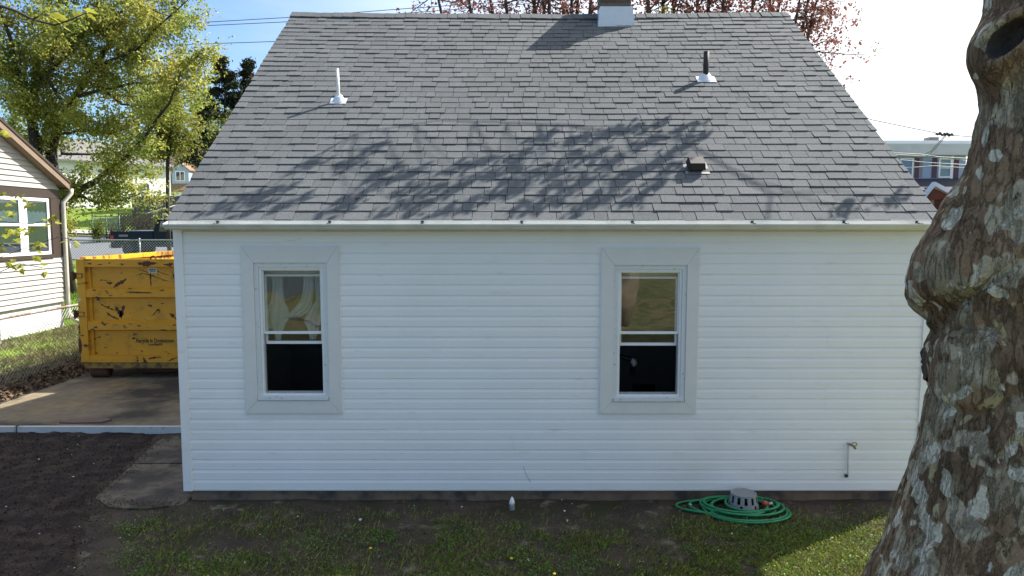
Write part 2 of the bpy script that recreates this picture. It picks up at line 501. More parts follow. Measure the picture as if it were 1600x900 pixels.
def ground_material():
    m = bpy.data.materials.new('yard_ground')
    m.use_nodes = True
    t = m.node_tree
    l = t.links.new
    p = t.nodes['Principled BSDF']
    p.inputs['Roughness'].default_value = 0.95
    p.inputs['Specular IOR Level'].default_value = 0.15
    g = t.nodes.new('ShaderNodeNewGeometry')
    def nz(sc, det=6, r=0.6):
        n = t.nodes.new('ShaderNodeTexNoise')
        n.inputs['Scale'].default_value = sc
        n.inputs['Detail'].default_value = det
        n.inputs['Roughness'].default_value = r
        l(g.outputs['Position'], n.inputs['Vector'])
        return n.outputs['Fac']
    def mr(s, a, b, c=0., d=1.):
        n = t.nodes.new('ShaderNodeMapRange')
        for i, v in zip((1, 2, 3, 4), (a, b, c, d)):
            n.inputs[i].default_value = v
        l(s, n.inputs[0])
        return n.outputs[0]
    def mix(f, a, b):
        n = t.nodes.new('ShaderNodeMix')
        n.data_type = 'RGBA'
        l(f, n.inputs['Factor'])
        for s, v in (('A', a), ('B', b)):
            if isinstance(v, tuple): n.inputs[s].default_value = (*v, 1)
            else: l(v, n.inputs[s])
        return n.outputs['Result']
    soil = mix(mr(nz(2.6), 0.42, 0.62), (0.075, 0.056, 0.042), (0.040, 0.031, 0.026))
    soil = mix(mr(nz(4.1), 0.57, 0.68), soil, (0.20, 0.165, 0.125))
    soil = mix(mr(nz(55, 3), 0.5, 0.75), soil, (0.11, 0.09, 0.065))
    soil = mix(mr(nz(1.7), 0.48, 0.62), soil, (0.045, 0.042, 0.022))
    lawn = mix(mr(nz(1.3), 0.35, 0.65), (0.11, 0.19, 0.02), (0.17, 0.22, 0.035))
    lawn = mix(mr(nz(9), 0.45, 0.75), lawn, (0.085, 0.14, 0.02))
    sx = t.nodes.new('ShaderNodeSeparateXYZ')
    l(g.outputs['Position'], sx.inputs[0])
    # turf grows from beyond the houses on, and in the gardens behind the camera
    far = mr(sx.outputs['Y'], 12.0, 13.5)
    near = mr(sx.outputs['Y'], -3.2, -4.4)
    side = mr(sx.outputs['X'], -9.0, -9.8)
    mx = t.nodes.new('ShaderNodeMath'); mx.operation = 'MAXIMUM'
    l(far, mx.inputs[0]); l(near, mx.inputs[1])
    patch = mr(nz(1.1), 0.40, 0.55)
    lawn2 = mix(patch, (0.13, 0.12, 0.05), lawn)
    c = mix(side, soil, lawn2)
    c = mix(mr(sx.outputs['X'], 4.2, 5.2), c, lawn2)
    rear = mix(mr(nz(.5), .35, .65), (0.15, 0.125, 0.065), (0.075, 0.095, 0.03))
    rear = mix(mr(nz(1.6), .5, .6), rear, (0.055, 0.06, 0.025))
    c = mix(far, c, lawn)
    c = mix(near, c, rear)
    l(c, p.inputs['Base Color'])
    b = t.nodes.new('ShaderNodeBump')
    b.inputs['Distance'].default_value = 0.012
    l(nz(38), b.inputs['Height'])
    l(b.outputs['Normal'], p.inputs['Normal'])
    return m
M_SOIL = ground_material()

def grid_mesh(name, xs, ys, zf, material):
    nx, ny = len(xs), len(ys)
    V = [(x, y, zf(x, y)) for y in ys for x in xs]
    Fc = [(j * nx + i, j * nx + i + 1, (j + 1) * nx + i + 1, (j + 1) * nx + i) for j in range(ny - 1) for i in range(nx - 1)]
    me = bpy.data.meshes.new(name)
    me.from_pydata(V, [], Fc)
    me.materials.append(material)
    me.polygons.foreach_set('use_smooth', [True] * len(me.polygons))
    me.update()
    return me
def gz(x, y):
    z = terr(x, y)
    if -9 < x < 6 and -3.5 < y < 2.6:
        z += 0.016 * mn.noise((x * 1.6, y * 1.6, 0)) + 0.009 * mn.noise((x * 6, y * 6, 3))
    return z
xs = sorted(set([-4000, -1500, -600, -300, -150, -90, -60, -40, -30, -22, -16, -12, -10] + list(np.round(np.arange(-9, 6.01, 0.07), 3)) + [7, 9, 12, 16, 22, 30, 45, 70, 120, 250, 500, 1500, 4000]))
ys = sorted(set([-3000, -900, -300, -120, -60, -40, -25, -15, -10, -7, -5, -4] + list(np.round(np.arange(-3.5, 2.7, 0.07), 3)) + [4, 6, 8, 10, 12, 14, 17, 20, 23, 26, 29, 33, 36, 39, 42, 46, 50, 53, 58, 65, 80, 110, 150, 200, 400, 900, 2000, 4500]))
g = link('ground', grid_mesh('ground', xs, ys, gz, M_SOIL), None, (0, 0, 0), 'structure')

# driveway slab, its sides
drv = MB()
dy = [2.22, 4.0, 6.0, 8.0, 10.0, 12.0, 15, 18, 21, 24, 26.4]
dx = [-7.52, -6.4, -5.3, -4.2, -3.27]
for j in range(len(dy) - 1):
    for i in range(len(dx) - 1):
        drv.face([(dx[i], dy[j], terr(0, dy[j]) + .02), (dx[i + 1], dy[j], terr(0, dy[j]) + .02), (dx[i + 1], dy[j + 1], terr(0, dy[j + 1]) + .02), (dx[i], dy[j + 1], terr(0, dy[j + 1]) + .02)])
drv.face([(dx[0], 2.22, -.05), (dx[-1], 2.22, -.05), (dx[-1], 2.22, terr(0, 2.22) + .02), (dx[0], 2.22, terr(0, 2.22) + .02)])
# level the front of the slab
drv.v = [(x, y, 0.12 if (y < 12.5 and z > 0) else z) for x, y, z in drv.v]
struct('driveway', drv, M_CONC)

# concrete path along the house side, in two slabs with a joint
pth = MB()
def slab(poly, z0, z1):
    pth.extrude(poly, 'z', z0, z1)
slab([(-4.50, 2.02), (-4.34, 1.08), (-3.22, 1.08), (-3.22, 2.16), (-4.2, 2.16)], -.08, .017)
slab([(-4.33, 1.06), (-4.18, .06), (-3.90, -.18), (-3.55, -.22), (-3.22, -.12), (-3.22, 1.06)], -.08, .012)
struct('path', pth, mat('path_concrete', (0.14, 0.108, 0.076), 0.95, var=0.35, nscale=9, bump=0.005, bscale=40, color2=(0.055, 0.043, 0.033), c2scale=2.6, c2lo=0.42, c2hi=0.58, color3=(.05, .048, .025), c3scale=3.3, c3lo=.56, c3hi=.64))

# dark soil bed
bed_poly_r = lambda y: float(np.interp(y, [-3.5, -1.6, -.9, -.2, .06, 1.0, 2.1], [-3.1, -3.3, -3.7, -4.0, -4.22, -4.37, -4.56]))
bx = np.arange(-9.0, -3.0, 0.05)
by = np.arange(-3.4, 2.16, 0.05)
bd = MB()
idx = {}
for j, y in enumerate(by):
    for i, x in enumerate(bx):
        e = bed_poly_r(y) + 0.12 * mn.noise((y * 3, 1, 0))
        if x < e:
            edge = min(1, (e - x) / .25)
            idx[i, j] = len(bd.v)
            bd.v.append((x, y, gz(x, y) - .004 + edge * (.022 + .020 * mn.noise((x * 9, y * 9, 5)) + .014 * mn.noise((x * 3, y * 3, 9)))))
for (i, j) in list(idx):
    q = [(i, j), (i + 1, j), (i + 1, j + 1), (i, j + 1)]
    if all(k in idx for k in q):
        bd.f.append(tuple(idx[k] for k in q))
struct('soil_bed', bd, mat('dark_soil', (0.028, 0.021, 0.018), 0.95, var=0.5, nscale=40, bump=0.01, bscale=60, spec=0.15, color2=(0.055, 0.040, 0.032), c2scale=5), True)
n = 9000
cx = rng.uniform(-7.6, -3.2, n)
cy = rng.uniform(-1.9, 2.1, n)
keep = np.array([x < bed_poly_r(y) + .15 * random.random() for x, y in zip(cx, cy)])
cx, cy = cx[keep], cy[keep]
C_ = np.stack([cx, cy, np.array([gz(x, y) + .028 for x, y in zip(cx, cy)])], 1)
o = link('soil_crumbs', quads_mesh('soil_crumbs', leaf_quads(C_, 0.024, 0.5, 0.5), M_MULCHC), None, kind='stuff')
tag(o, 'loose dark crumbs and chips lying over the bare soil bed', 'soil crumbs')

n = 1500
cx = np.concatenate([rng.uniform(-4.6, -3.2, n // 2), rng.normal(-4.30, .10, n // 2)]); cy = np.concatenate([rng.normal(-.16, .10, n // 2), rng.uniform(-.1, 2.1, n // 2)])
cx[n // 2:] -= (cy[n // 2:] - .8) * .13
C_ = np.stack([cx, cy, np.array([gz(x, y) + .016 for x, y in zip(cx, cy)]) + rng.uniform(0, .012, n)], 1)
o = link('path_crumbs', quads_mesh('path_crumbs', leaf_quads(C_, .015, .4, .6), M_MULCHC), None, kind='stuff')
tag(o, 'dark earth crumbs spilled over the edges of the concrete path by the house corner', 'soil crumbs')
# white flecks (petals, paper) strewn over soil and lawn
n = 170
cx = rng.uniform(-6.5, 3.2, n); cy = rng.uniform(-1.5, 2.0, n)
k = (cy < -.08) | (cx < -4.6)
cx, cy = cx[k], cy[k]
C_ = np.stack([cx, cy, np.array([gz(x, y) + .045 for x, y in zip(cx, cy)])], 1)
sz = rng.choice([.014, .02, .032], len(cx), p=[.6, .3, .1])
o = link('white_flecks', quads_mesh('white_flecks', leaf_quads(C_, sz, 0.7, .8), M_FLECK), None, kind='stuff')
tag(o, 'tiny white flecks of litter strewn over soil and lawn', 'litter')

# street, kerbs, far verge
def road_edge(x, base):
    return base - 0.16 * (x + 20)
st = MB()
rx = [-120, -60, -40, -30, -25, -20, -15, -10, -5, 0, 10, 30, 60, 120]
for a, b in zip(rx[:-1], rx[1:]):
    ya0, yb0 = 27.0, 27.0
    ya1, yb1 = min(60, max(30.5, road_edge(a, 39))), min(60, max(30.5, road_edge(b, 39)))
    rows = 5
    for r in range(rows):
        f0, f1 = r / rows, (r + 1) / rows
        P = [(a, ya0 + (ya1 - ya0) * f0), (b, yb0 + (yb1 - yb0) * f0), (b, yb0 + (yb1 - yb0) * f1), (a, ya0 + (ya1 - ya0) * f1)]
        st.face([(x, y, terr(x, y) + .05) for x, y in P])
struct('street', st, M_ASPH)
kb = MB()
for a, b in zip(rx[:-1], rx[1:]):
    y0, y1 = min(60, max(30.5, road_edge(a, 39))), min(60, max(30.5, road_edge(b, 39)))
    z0, z1 = terr(0, y0), terr(0, y1)
    for (w0, w1, h0, h1) in ((0.0, .16, -.1, .17),):
        p = [(a, y0 + w0, z0 + h0), (b, y1 + w0, z1 + h0), (b, y1 + w1, z1 + h0), (a, y0 + w1, z0 + h0)]
        q = [(x, y, z + h1 - h0) for x, y, z in p]
        kb.face(p[::-1]); kb.face(q)
        for i in range(4):
            j = (i + 1) % 4
            kb.face([p[i], p[j], q[j], q[i]])
struct('kerb', kb, M_KERB)
sw = MB()
for a, b in zip(rx[:-1], rx[1:]):
    y0, y1 = min(60, max(30.5, road_edge(a, 39))) + 1.0, min(60, max(30.5, road_edge(b, 39))) + 1.0
    sw.face([(a, y0, terr(0, y0) + .10), (b, y1, terr(0, y1) + .10), (b, y1 + 1.2, terr(0, y1 + 1.2) + .10), (a, y0 + 1.2, terr(0, y0 + 1.2) + .10)])
struct('pavement', sw, M_KERB)

# ------------------------------------------------------------------ THE HOUSE
HX0, HX1 = -3.25, 4.075
EAVE_Y, EAVE_Z = -0.10, 2.785
RIDGE_Y, RIDGE_Z = 4.03, 5.895
SL = math.atan2(RIDGE_Z - EAVE_Z, RIDGE_Y - EAVE_Y)
BACK_Y = 2 * RIDGE_Y
house = thing('house', 'white single storey house with a steep grey shingle roof and two back windows', 'house', (0.41, 0, 0))
WIN = [(-2.600, -1.668, .900, 2.534), (.860, 1.800, .900, 2.518)]          # outer edges of the trim
OPN = [(-2.489, -1.780, 1.022, 2.374), (.980, 1.690, 1.010, 2.352)]         # wall openings

# sheathing with two openings
sh = MB()
xs_ = [HX0 + .02, OPN[0][0], OPN[0][1], OPN[1][0], OPN[1][1], HX1 - .02]
for i in range(5):
    if i in (1, 3):
        o_ = OPN[0] if i == 1 else OPN[1]
        sh.box(xs_[i], xs_[i + 1], .002, .13, .1, o_[2])
        sh.box(xs_[i], xs_[i + 1], .002, .13, o_[3], 2.74)
    else:
        sh.box(xs_[i], xs_[i + 1], .002, .13, .1, 2.74)
part('wall', sh, M_WALLIN, house)
sw_ = MB()
sw_.box(HX0 + .001, HX0 + .14, .131, BACK_Y - .131, .1, 2.74)
sw_.box(HX1 - .14, HX1 - .001, .131, BACK_Y - .131, .1, 2.74)
sw_.box(HX0 + .13, HX1 - .13, BACK_Y - .13, BACK_Y, .1, 4.44)  # front wall made taller to lift the eave that shades the driveway
part('wall', sw_, M_SIDING, house)
for xg in (HX0 + .002, HX1 - .122):
    gb = MB()
    gb.extrude([(.0, 2.745), (BACK_Y, 2.745), (BACK_Y, 4.45), (RIDGE_Y, RIDGE_Z - .12)], 'x', xg, xg + .12)  # gable follows the front eave raised for driveway shade
    part('gable_wall', gb, M_SIDING, house)
fnd = MB()
fnd.box(HX0 + .05, HX1 - .05, .028, .2, -.3, .128)
fnd.box(HX0 + .05, HX0 + .2, .2, BACK_Y - .1, -.3, .098)
fnd.box(HX1 - .2, HX1 - .05, .2, BACK_Y - .1, -.3, .098)
fnd.box(HX0 + .05, HX1 - .05, BACK_Y - .1, BACK_Y - .02, -.3, .098)
part('foundation', fnd, M_FOUND, house)
part('floor', MB().box(HX0 + .14, HX1 - .14, .13, BACK_Y - .13, .22, .33), M_FLOORIN, house)
part('ceiling', MB().box(HX0 + .14, HX1 - .14, .13, BACK_Y - .13, 2.66, 2.72), M_WALLIN, house)
part_w = part('partition_wall', MB().box(HX0 + .14, HX1 - .14, 3.0, 3.1, .33, 2.66), M_WALLIN, house)
part('partition_wall', MB().box(-.1, 0, .13, 3.0, .33, 2.66), M_WALLIN, house)
ov = MB().box(1.655, 1.735, 2.985, 2.999, .63, .75)
oo = part('outlet', ov, mat('outlet_plate', (0.10, 0.095, 0.09), .5), part_w)
vv = MB()
vv.box(1.70, 2.02, 2.97, 2.999, .37, .385); vv.box(1.70, 2.02, 2.97, 2.999, .485, .50)
for i in range(9):
    vv.box(1.70 + i * .0385, 1.71 + i * .0385, 2.972, 2.998, .385, .485)
vv.box(1.70, 2.02, 2.992, 2.9985, .386, .484)
part('floor_vent', vv, M_BLACKP, part_w)

# siding courses: dutch-lap profile, every course its own panel
CH, Z0 = .1016, .129
prof = [(.002, 0.0), (-.0130, 0.0), (-.0118, .003), (-.0114, .060), (-.0100, .066), (-.0040, .096), (-.0035, .104), (.002, .104)]
def course_mesh(length):
    mb = MB()
    mb.extrude(prof, 'x', 0, length)
    return mb.mesh('siding_panel', M_SIDING)
cm = {}
def course(x0, x1, z, dy=0.0):
    key = round(x1 - x0, 3)
    if key not in cm:
        cm[key] = course_mesh(x1 - x0)
    link('siding_panel', cm[key], house, (x0, dy + random.uniform(-.0008, .0008), z + random.uniform(-.0006, .0006)))
CX0, CX1 = HX0 + .075, HX1 - .075
seam = [(-.4, 1.8), (.75, None), (-1.2, 2.25), (.1, None), (-1.9, 1.3)]
for k in range(25):
    z = Z0 + k * CH
    inside = z >= .89 and z + CH <= 2.54
    if not inside:
        sp = seam[(k // 2) % 5]
        x = CX0
        al = [q for q in sp if q is not None] + [CX1]
        for i, q in enumerate(al):
            course(x, q, z, -.0016 * (i % 2))
            x = q - .025
    else:
        course(CX0, WIN[0][0] + .01, z)
        course(WIN[0][1] - .01, WIN[1][0] + .01, z)
        q = (2.35, 3.1, 2.75)[(k // 2) % 3]
        course(WIN[1][1] - .01, q, z)
        course(q - .025, CX1, z, -.0016)
st_ = MB().extrude([(.0, .113), (-.0145, .113), (-.0155, .126), (.0, .1285)], 'x', CX0, CX1)
part('starter_strip', st_, M_SIDING, house)
part('frieze_strip', MB().box(CX0, CX1, -.014, .001, 2.672, 2.70), M_GUTTER, house)
for a, b in ((HX0, HX0 + .087), (HX1 - .087, HX1)):
    c = MB()
    if a < 0:
        c.extrude([(a, -.026), (b, -.026), (b, .0), (a + .012, .0), (a + .012, .10), (a, .10)], 'z', .111, 2.695)
    else:
        c.extrude([(a, -.026), (b, -.026), (b, .10), (b - .012, .10), (b - .012, .0), (a, .0)], 'z', .111, 2.695)
    part('corner_post', c, M_SIDING, house)
# soffit, fascia
part('soffit', MB().box(HX0, HX1, -.095, .0, 2.703, 2.712), M_GUTTER, house)
part('fascia', MB().box(HX0, HX1, -.098, -.078, 2.713, 2.782), M_TRIM, house)

# windows
def window(i):
    X0, X1, Za, Zb = WIN[i]
    a, b, c, d = OPN[i]
    root = link('window', None, house, ((X0 + X1) / 2, 0, Za))
    # mitred trim boards
    yo, yi = -.034, .001
    O = [(X0, Za), (X1, Za), (X1, Zb), (X0, Zb)]
    I = [(a + .002, c + .002), (b - .002, c + .002), (b - .002, d - .002), (a + .002, d - .002)]
    for k in range(4):
        j = (k + 1) % 4
        q = [O[k], O[j], I[j], I[k]]
        ctr = (sum(p[0] for p in q) / 4, sum(p[1] for p in q) / 4)
        q = [(ctr[0] + (p[0] - ctr[0]) * .998, ctr[1] + (p[1] - ctr[1]) * .998) for p in q]
        part('trim_board', MB().extrude(q, 'y', yo, yi), M_TRIM, root)
    jc = MB()
    w = .012
    for (x0, x1, z0, z1) in ((X0 - w, X0, Za - w, Zb + w), (X1, X1 + w, Za - w, Zb + w), (X0, X1, Za - w, Za), (X0, X1, Zb, Zb + w)):
        jc.box(x0, x1, -.022, .0, z0, z1)
    part('trim_channel', jc, M_VINYL, root)
    # frame
    def ring(x0, x1, z0, z1, t, y0, y1, tb=None):
        m = MB()
        tb = t if tb is None else tb
        m.box(x0, x0 + t, y0, y1, z0, z1)
        m.box(x1 - t, x1, y0, y1, z0, z1)
        m.box(x0 + t, x1 - t, y0, y1, z1 - t, z1)
        m.box(x0 + t, x1 - t, y0, y1, z0, z0 + tb)
        return m
    part('frame', ring(a + .003, b - .003, c + .003, d - .003, .042, -.022, .12), M_OLDPAINT, root)
    part('storm_frame', ring(a + .046, b - .046, c + .046, d - .046, .022, -.008, .03), M_VINYL, root)
    part('sill', MB().box(a + .01, b - .01, -.045, -.0225, c + .008, c + .038), M_OLDPAINT, root)
    gx0, gx1, gz0, gz1 = a + .069, b - .069, c + .069, d - .069
    mid, low = (1.690, 1.583) if i == 0 else (1.688, 1.566)
    part('upper_sash', ring(gx0, gx1, mid - .014, gz1, .012, .012, .034, .026), M_VINYL, root)
    part('pane', MB().box(gx0 + .012, gx1 - .012, .020, .024, mid + .012, gz1 - .012), M_GLASS, root)
    part('lower_sash', ring(gx0 + .003, gx1 - .003, low - .012, gz1 - .05, .020, .052, .080, .028), M_VINYL, root)
    part('pane', MB().box(gx0 + .023, gx1 - .023, .062, .066, low + .016, gz1 - .07), M_GLASS2, root)
    rl = MB().tube([(gx0 + .01, .10, gz1 - .03), (gx1 - .01, .10, gz1 - .03)], .024, 10)
    part('roller_shade', rl, M_SHADE, root, True)
    part('jamb_track', MB().box(gx0, gx0 + .008, .036, .05, gz0, mid - .02).box(gx1 - .008, gx1, .036, .05, gz0, mid - .02).box(gx0 + .008, gx1 - .008, .036, .05, gz0, gz0 + .014), M_STEEL, root)
window(0)
window(1)

# roof decks
u_ = Vector((0, math.cos(SL), math.sin(SL)))
n_ = Vector((0, -math.sin(SL), math.cos(SL)))
RX0, RX1 = HX0 - .03, HX1 + .03
SLOPE_L = math.hypot(RIDGE_Y - EAVE_Y, RIDGE_Z - EAVE_Z)
def sag(x, s):
    """the old roof dips between its ends"""
    tx = (x - RX0) / (RX1 - RX0)
    return -.030 * math.sin(math.pi * tx) * (s / SLOPE_L) + .010 * mn.noise((x * .7, s * .7, 2))
def rp(x, s, h=0.0):
    return Vector((x, EAVE_Y, EAVE_Z)) + u_ * s + n_ * (h + sag(x, s) - .014)
dk = MB()
nx, ns = 24, 12
for j in range(ns):
    for i in range(nx):
        xa, xb = RX0 + (RX1 - RX0) * i / nx, RX0 + (RX1 - RX0) * (i + 1) / nx
        sa, sb = .01 + (SLOPE_L - .01) * j / ns, .01 + (SLOPE_L - .01) * (j + 1) / ns
        dk.face([rp(xa, sa, -.012), rp(xb, sa, -.012), rp(xb, sb, -.012), rp(xa, sb, -.012)])
q = []
for s in (0.02, SLOPE_L):
    for h in (-.03, -.12):
        q.append((s, h))
for x in (RX0 + .004, RX1 - .03):
    mbr = MB()
    pr = [Vector((0, EAVE_Y, EAVE_Z)) + u_ * s + n_ * h for s, h in ((.03, -.035), (SLOPE_L, -.05), (SLOPE_L, -.15), (.03, -.10))]
    mbr.extrude([(p.y, p.z) for p in pr], 'x', x, x + .026)
    part('rake_board', mbr, M_WHITE, house)
part('roof_deck', dk, M_DECK, house)
fs = MB()
fs.extrude([(RIDGE_Y + .01, RIDGE_Z - .02), (BACK_Y + .25, 4.50), (BACK_Y + .25, 4.40), (RIDGE_Y + .01, RIDGE_Z - .12)], 'x', RX0, RX1)  # unseen slope, its eave lifted so the shadow covers the driveway
part('front_roof', fs, M_SHINGI, house)

# shingles: 36 courses of tabs; the ones nearest the camera are objects, the rest one joined part
EXPO = SLOPE_L / 37.0
def tab_mesh(th):
    mb = MB()
    Lh = EXPO * 1.35
    v = [(0, 0, th * .15), (1, 0, th * .15), (1, Lh, -.004), (0, Lh, -.004), (0, 0, th), (1, 0, th), (1, Lh, .0005), (0, Lh, .0005)]
    mb.v = v
    for f in ((4, 5, 6, 7), (0, 1, 5, 4), (1, 2, 6, 5), (3, 0, 4, 7)):
        mb.f.append(f)
    return mb
TH = [.0086, .0094, .0102, .0148, .0160]
tabs_me = [tab_mesh(t).mesh('shingle', M_SHING) for t in TH]
rows = []
for r in range(37):
    x = RX0 + random.uniform(-.12, 0)
    dbl = random.random() < .5
    while x < RX1:
        w = random.choice([.12, .15, .17, .18, .20, .22, .25]) * random.uniform(.92, 1.08)
        x0, x1 = max(x, RX0), min(x + w, RX1)
        if x1 - x0 > .03:
            t = random.choice(TH[3:]) if dbl else random.choice(TH[:3])
            rows.append((r, x0, x1, t))
        dbl = random.random() < (.28 if dbl else .52)
        x += w
single = 0
st_mb = MB()
for r, x0, x1, t in rows:
    s = r * EXPO + random.uniform(-.004, .004)
    g_ = .0028
    xa, xb = x0 + g_, x1 - g_
    pa, pb = rp(xa, s, .001), rp(xb, s, .001)
    lift = random.uniform(0, .0015)
    ex = (pb - pa)
    ez = n_
    ey = u_
    M4 = Matrix(((ex.x, ey.x, ez.x, pa.x), (ex.y, ey.y, ez.y, pa.y), (ex.z, ey.z, ez.z, pa.z + lift), (0, 0, 0, 1)))
    skew = random.uniform(-.006, .006)
    if single < 300:
        single += 1
        o = link('shingle', tabs_me[TH.index(t)], house)
        M5 = M4.copy()
        M5.translation = M5.translation - WO[house.name]
        o.matrix_basis = M5
    else:
        tm = tab_mesh(t)
        b = len(st_mb.v)
        st_mb.v += [tuple(M4 @ Vector(p)) for p in tm.v]
        st_mb.f += [tuple(b + i for i in f) for f in tm.f]
part('shingles', st_mb, M_SHINGI, house, kind='stuff')
# starter edge of the eave (dark butt line) and metal drip edge
de = MB()
for i in range(24):
    xa, xb = RX0 + (RX1 - RX0) * i / 24, RX0 + (RX1 - RX0) * (i + 1) / 24
    de.face([rp(xa, -.002, -.020) , rp(xb, -.002, -.020), rp(xb, .06, -.006), rp(xa, .06, -.006)])
    de.face([rp(xa, -.002, -.020) + Vector((0, 0, -.02)), rp(xb, -.002, -.020) + Vector((0, 0, -.02)), rp(xb, -.002, -.020), rp(xa, -.002, -.020)])
part('drip_edge', de, M_FLASH, house)
# ridge caps
x = RX0
capm = MB()
Wc = .16
pc = []
for sgn in (-1, 1):
    pass
def cap_mesh():
    m = MB()
    dzc = math.tan(SL)
    for t, lift in ((0, .0),):
        pass
    a = .125
    prof_ = [(-a, -a * dzc), (0, 0), (a, -a * dzc)]
    tk = .010
    up = [(p[0], p[1] + tk) for p in prof_]
    v0 = [(0, p[0], p[1] + .008) for p in up]
    v1 = [(.22, p[0], p[1]) for p in up]
    d0 = [(0, p[0], p[1]) for p in prof_]
    m.v = v0 + v1 + d0
    m.f = [(0, 3, 4, 1), (1, 4, 5, 2), (0, 1, 7, 6), (1, 2, 8, 7)]
    m.v += [(0.22, p[0], p[1] - .004) for p in prof_]
    m.f += [(0, 6, 9, 3), (2, 5, 11, 8)]
    return m.mesh('ridge_cap', M_SHING)
cme = cap_mesh()
while x < RX1 - .05:
    tx = (x - RX0) / (RX1 - RX0)
    zz = RIDGE_Z - .030 * math.sin(math.pi * tx) + .004 * math.sin(x * 7)
    o = link('ridge_cap', cme, house, (x, RIDGE_Y, zz - .004 + random.uniform(-.002, .002)))
    if x + .22 > RX1:
        o.scale.x = (RX1 - x) / .22
    x += .155

# gutter
GX0, GX1 = HX0 - .0, HX1 - .02
gp = [(-.099, 2.774), (-.099, 2.688), (-.165, 2.688), (-.186, 2.703), (-.192, 2.716), (-.212, 2.730), (-.212, 2.742), (-.203, 2.742), (-.203, 2.734), (-.186, 2.721), (-.160, 2.694), (-.103, 2.694), (-.103, 2.774)]
gt = part('gutter', MB().extrude(gp, 'x', GX0, GX1), M_GUTTER, house)
for xx in (GX0 - .003, GX1):
    part('end_cap', MB().extrude([(-.0985, 2.775), (-.0985, 2.687), (-.166, 2.687), (-.194, 2.71), (-.213, 2.728), (-.213, 2.743)], 'x', xx, xx + .003), M_GUTTER, gt)
for px in (340, 515, 660, 815, 988, 1175, 1318, 1432):
    X = (px - 800) / F_PX * 6.66
    hb = MB()
    hb.tube([(X, -.100, 2.762), (X, -.13, 2.748), (X + .01, -.17, 2.742), (X, -.204, 2.746)], .0045, 6)
    hb.box(X - .012, X + .012, -.108, -.1035, 2.748, 2.774)
    hb.sphere((X + .006, -.118, 2.752), .008, 8, 6)
    part('gutter_hanger', hb, M_IRON, gt)

# roof fittings
def roof_s(px, py):
    """distance up the slope and X of a roof point seen at a pixel"""
    d = ray(px, py)
    P0 = Vector((0, EAVE_Y, EAVE_Z))
    t = (P0 - _C).dot(n_) / d.dot(n_)
    p = _C + d * t
    return p.x, (p - P0).dot(u_)
def vent(px, py, r, h, pm, nm, lab=None, tilt=(0, 0), k_=1.0):
    X, s = roof_s(px, py)
    b = rp(X, s, .0)
    # round flashing cone on a square metal sheet
    root = link('vent_pipe', None, house, b)
    if lab: root['label'] = lab
    pts = [b + Vector((tilt[0] * t, tilt[1] * t, -.05 + (h + .05) * t)) for t in (0, .5, 1)]
    p_ = MB().tube(pts, r, 14, cap=False)
    p_.tube([pts[-1], pts[-1] - Vector((0, 0, .06))], r * .82, 14, cap=False)
    b0 = len(p_.v) - 28
    nn = 14
    for k in range(nn):
        k2 = (k + 1) % nn
        p_.f.append((28 + k, 28 + k2, b0 + k2, b0 + k))
    part('pipe', p_, pm, root, True)
    fl = MB()
    ringv = []
    for fr, hh in ((.100 * k_, .016), (.094 * k_, .028), (.055 * k_, .078), (r + .008, .098), (r + .002, .096)):
        row = []
        for k in range(18):
            a = 2 * math.pi * k / 18
            t = min(1, hh / .1)
            base = b + Vector((1, 0, 0)) * (fr * math.cos(a)) + u_ * (fr * math.sin(a)) * (1 - .2 * t)
            row.append(base + n_ * (hh * (1 - t)) + Vector((0, 0, 1)) * hh * t * .9)
        ringv.append(row)
    for A, B in zip(ringv[:-1], ringv[1:]):
        for k in range(18):
            k2 = (k + 1) % 18
            fl.face([A[k], A[k2], B[k2], B[k]])
    part('flashing_boot', fl, nm, root, False)
    pl = MB()
    q = [(-.130 * k_, -.10 * k_), (.130 * k_, -.10 * k_), (.130 * k_, .06), (-.130 * k_, .06)]
    lo = [b + Vector((x, 0, 0)) + u_ * y + n_ * .013 for x, y in q]
    hi = [p + n_ * .005 for p in lo]
    pl.face(hi)
    for i in range(4):
        j = (i + 1) % 4
        pl.face([lo[i], lo[j], hi[j], hi[i]])
    part('flashing_sheet', pl, nm, root)
    return root
M_FLW = mat('white_flashing', (0.66, 0.70, 0.75), 0.35, metal=0.25, var=0.06, nscale=14)
vent(529, 157, .0195, .39, M_PVC, M_FLW, 'white plastic vent pipe on the left of the roof', (-.012, 0), .74)
vent(1103, 122, .036, .35, M_IRON, M_FLW, 'black iron vent pipe on the right of the roof', (.004, 0), .92)
# box vent
X, s = roof_s(1088, 268)
bv = link('roof_vent', None, house, rp(X, s))
def rbox(mb, x0, x1, s0, s1, h0, h1, x0t=None, x1t=None, s0t=None, s1t=None):
    x0t = x0 if x0t is None else x0t; x1t = x1 if x1t is None else x1t
    s0t = s0 if s0t is None else s0t; s1t = s1 if s1t is None else s1t
    lo = [rp(X + a, s + b, h0) for a, b in ((x0, s0), (x1, s0), (x1, s1), (x0, s1))]
    hi = [rp(X + a, s + b, h1) for a, b in ((x0t, s0t), (x1t, s0t), (x1t, s1t), (x0t, s1t))]
    mb.face(lo[::-1]); mb.face(hi)
    for i in range(4):
        j = (i + 1) % 4
        mb.face([lo[i], lo[j], hi[j], hi[i]])
m = MB(); rbox(m, -.09, .09, -.02, .14, .04, .115, -.075, .075, -.005, .125)
part('hood', m, M_BLACKP, bv)
m = MB(); rbox(m, -.068, .068, .005, .13, .008, .042)
part('throat', m, M_IRON, bv)
m = MB(); rbox(m, -.115, .135, -.045, .18, .008, .0135)
part('flashing_sheet', m, mat('grey_flashing', (.2, .2, .2), .5, .3), bv)

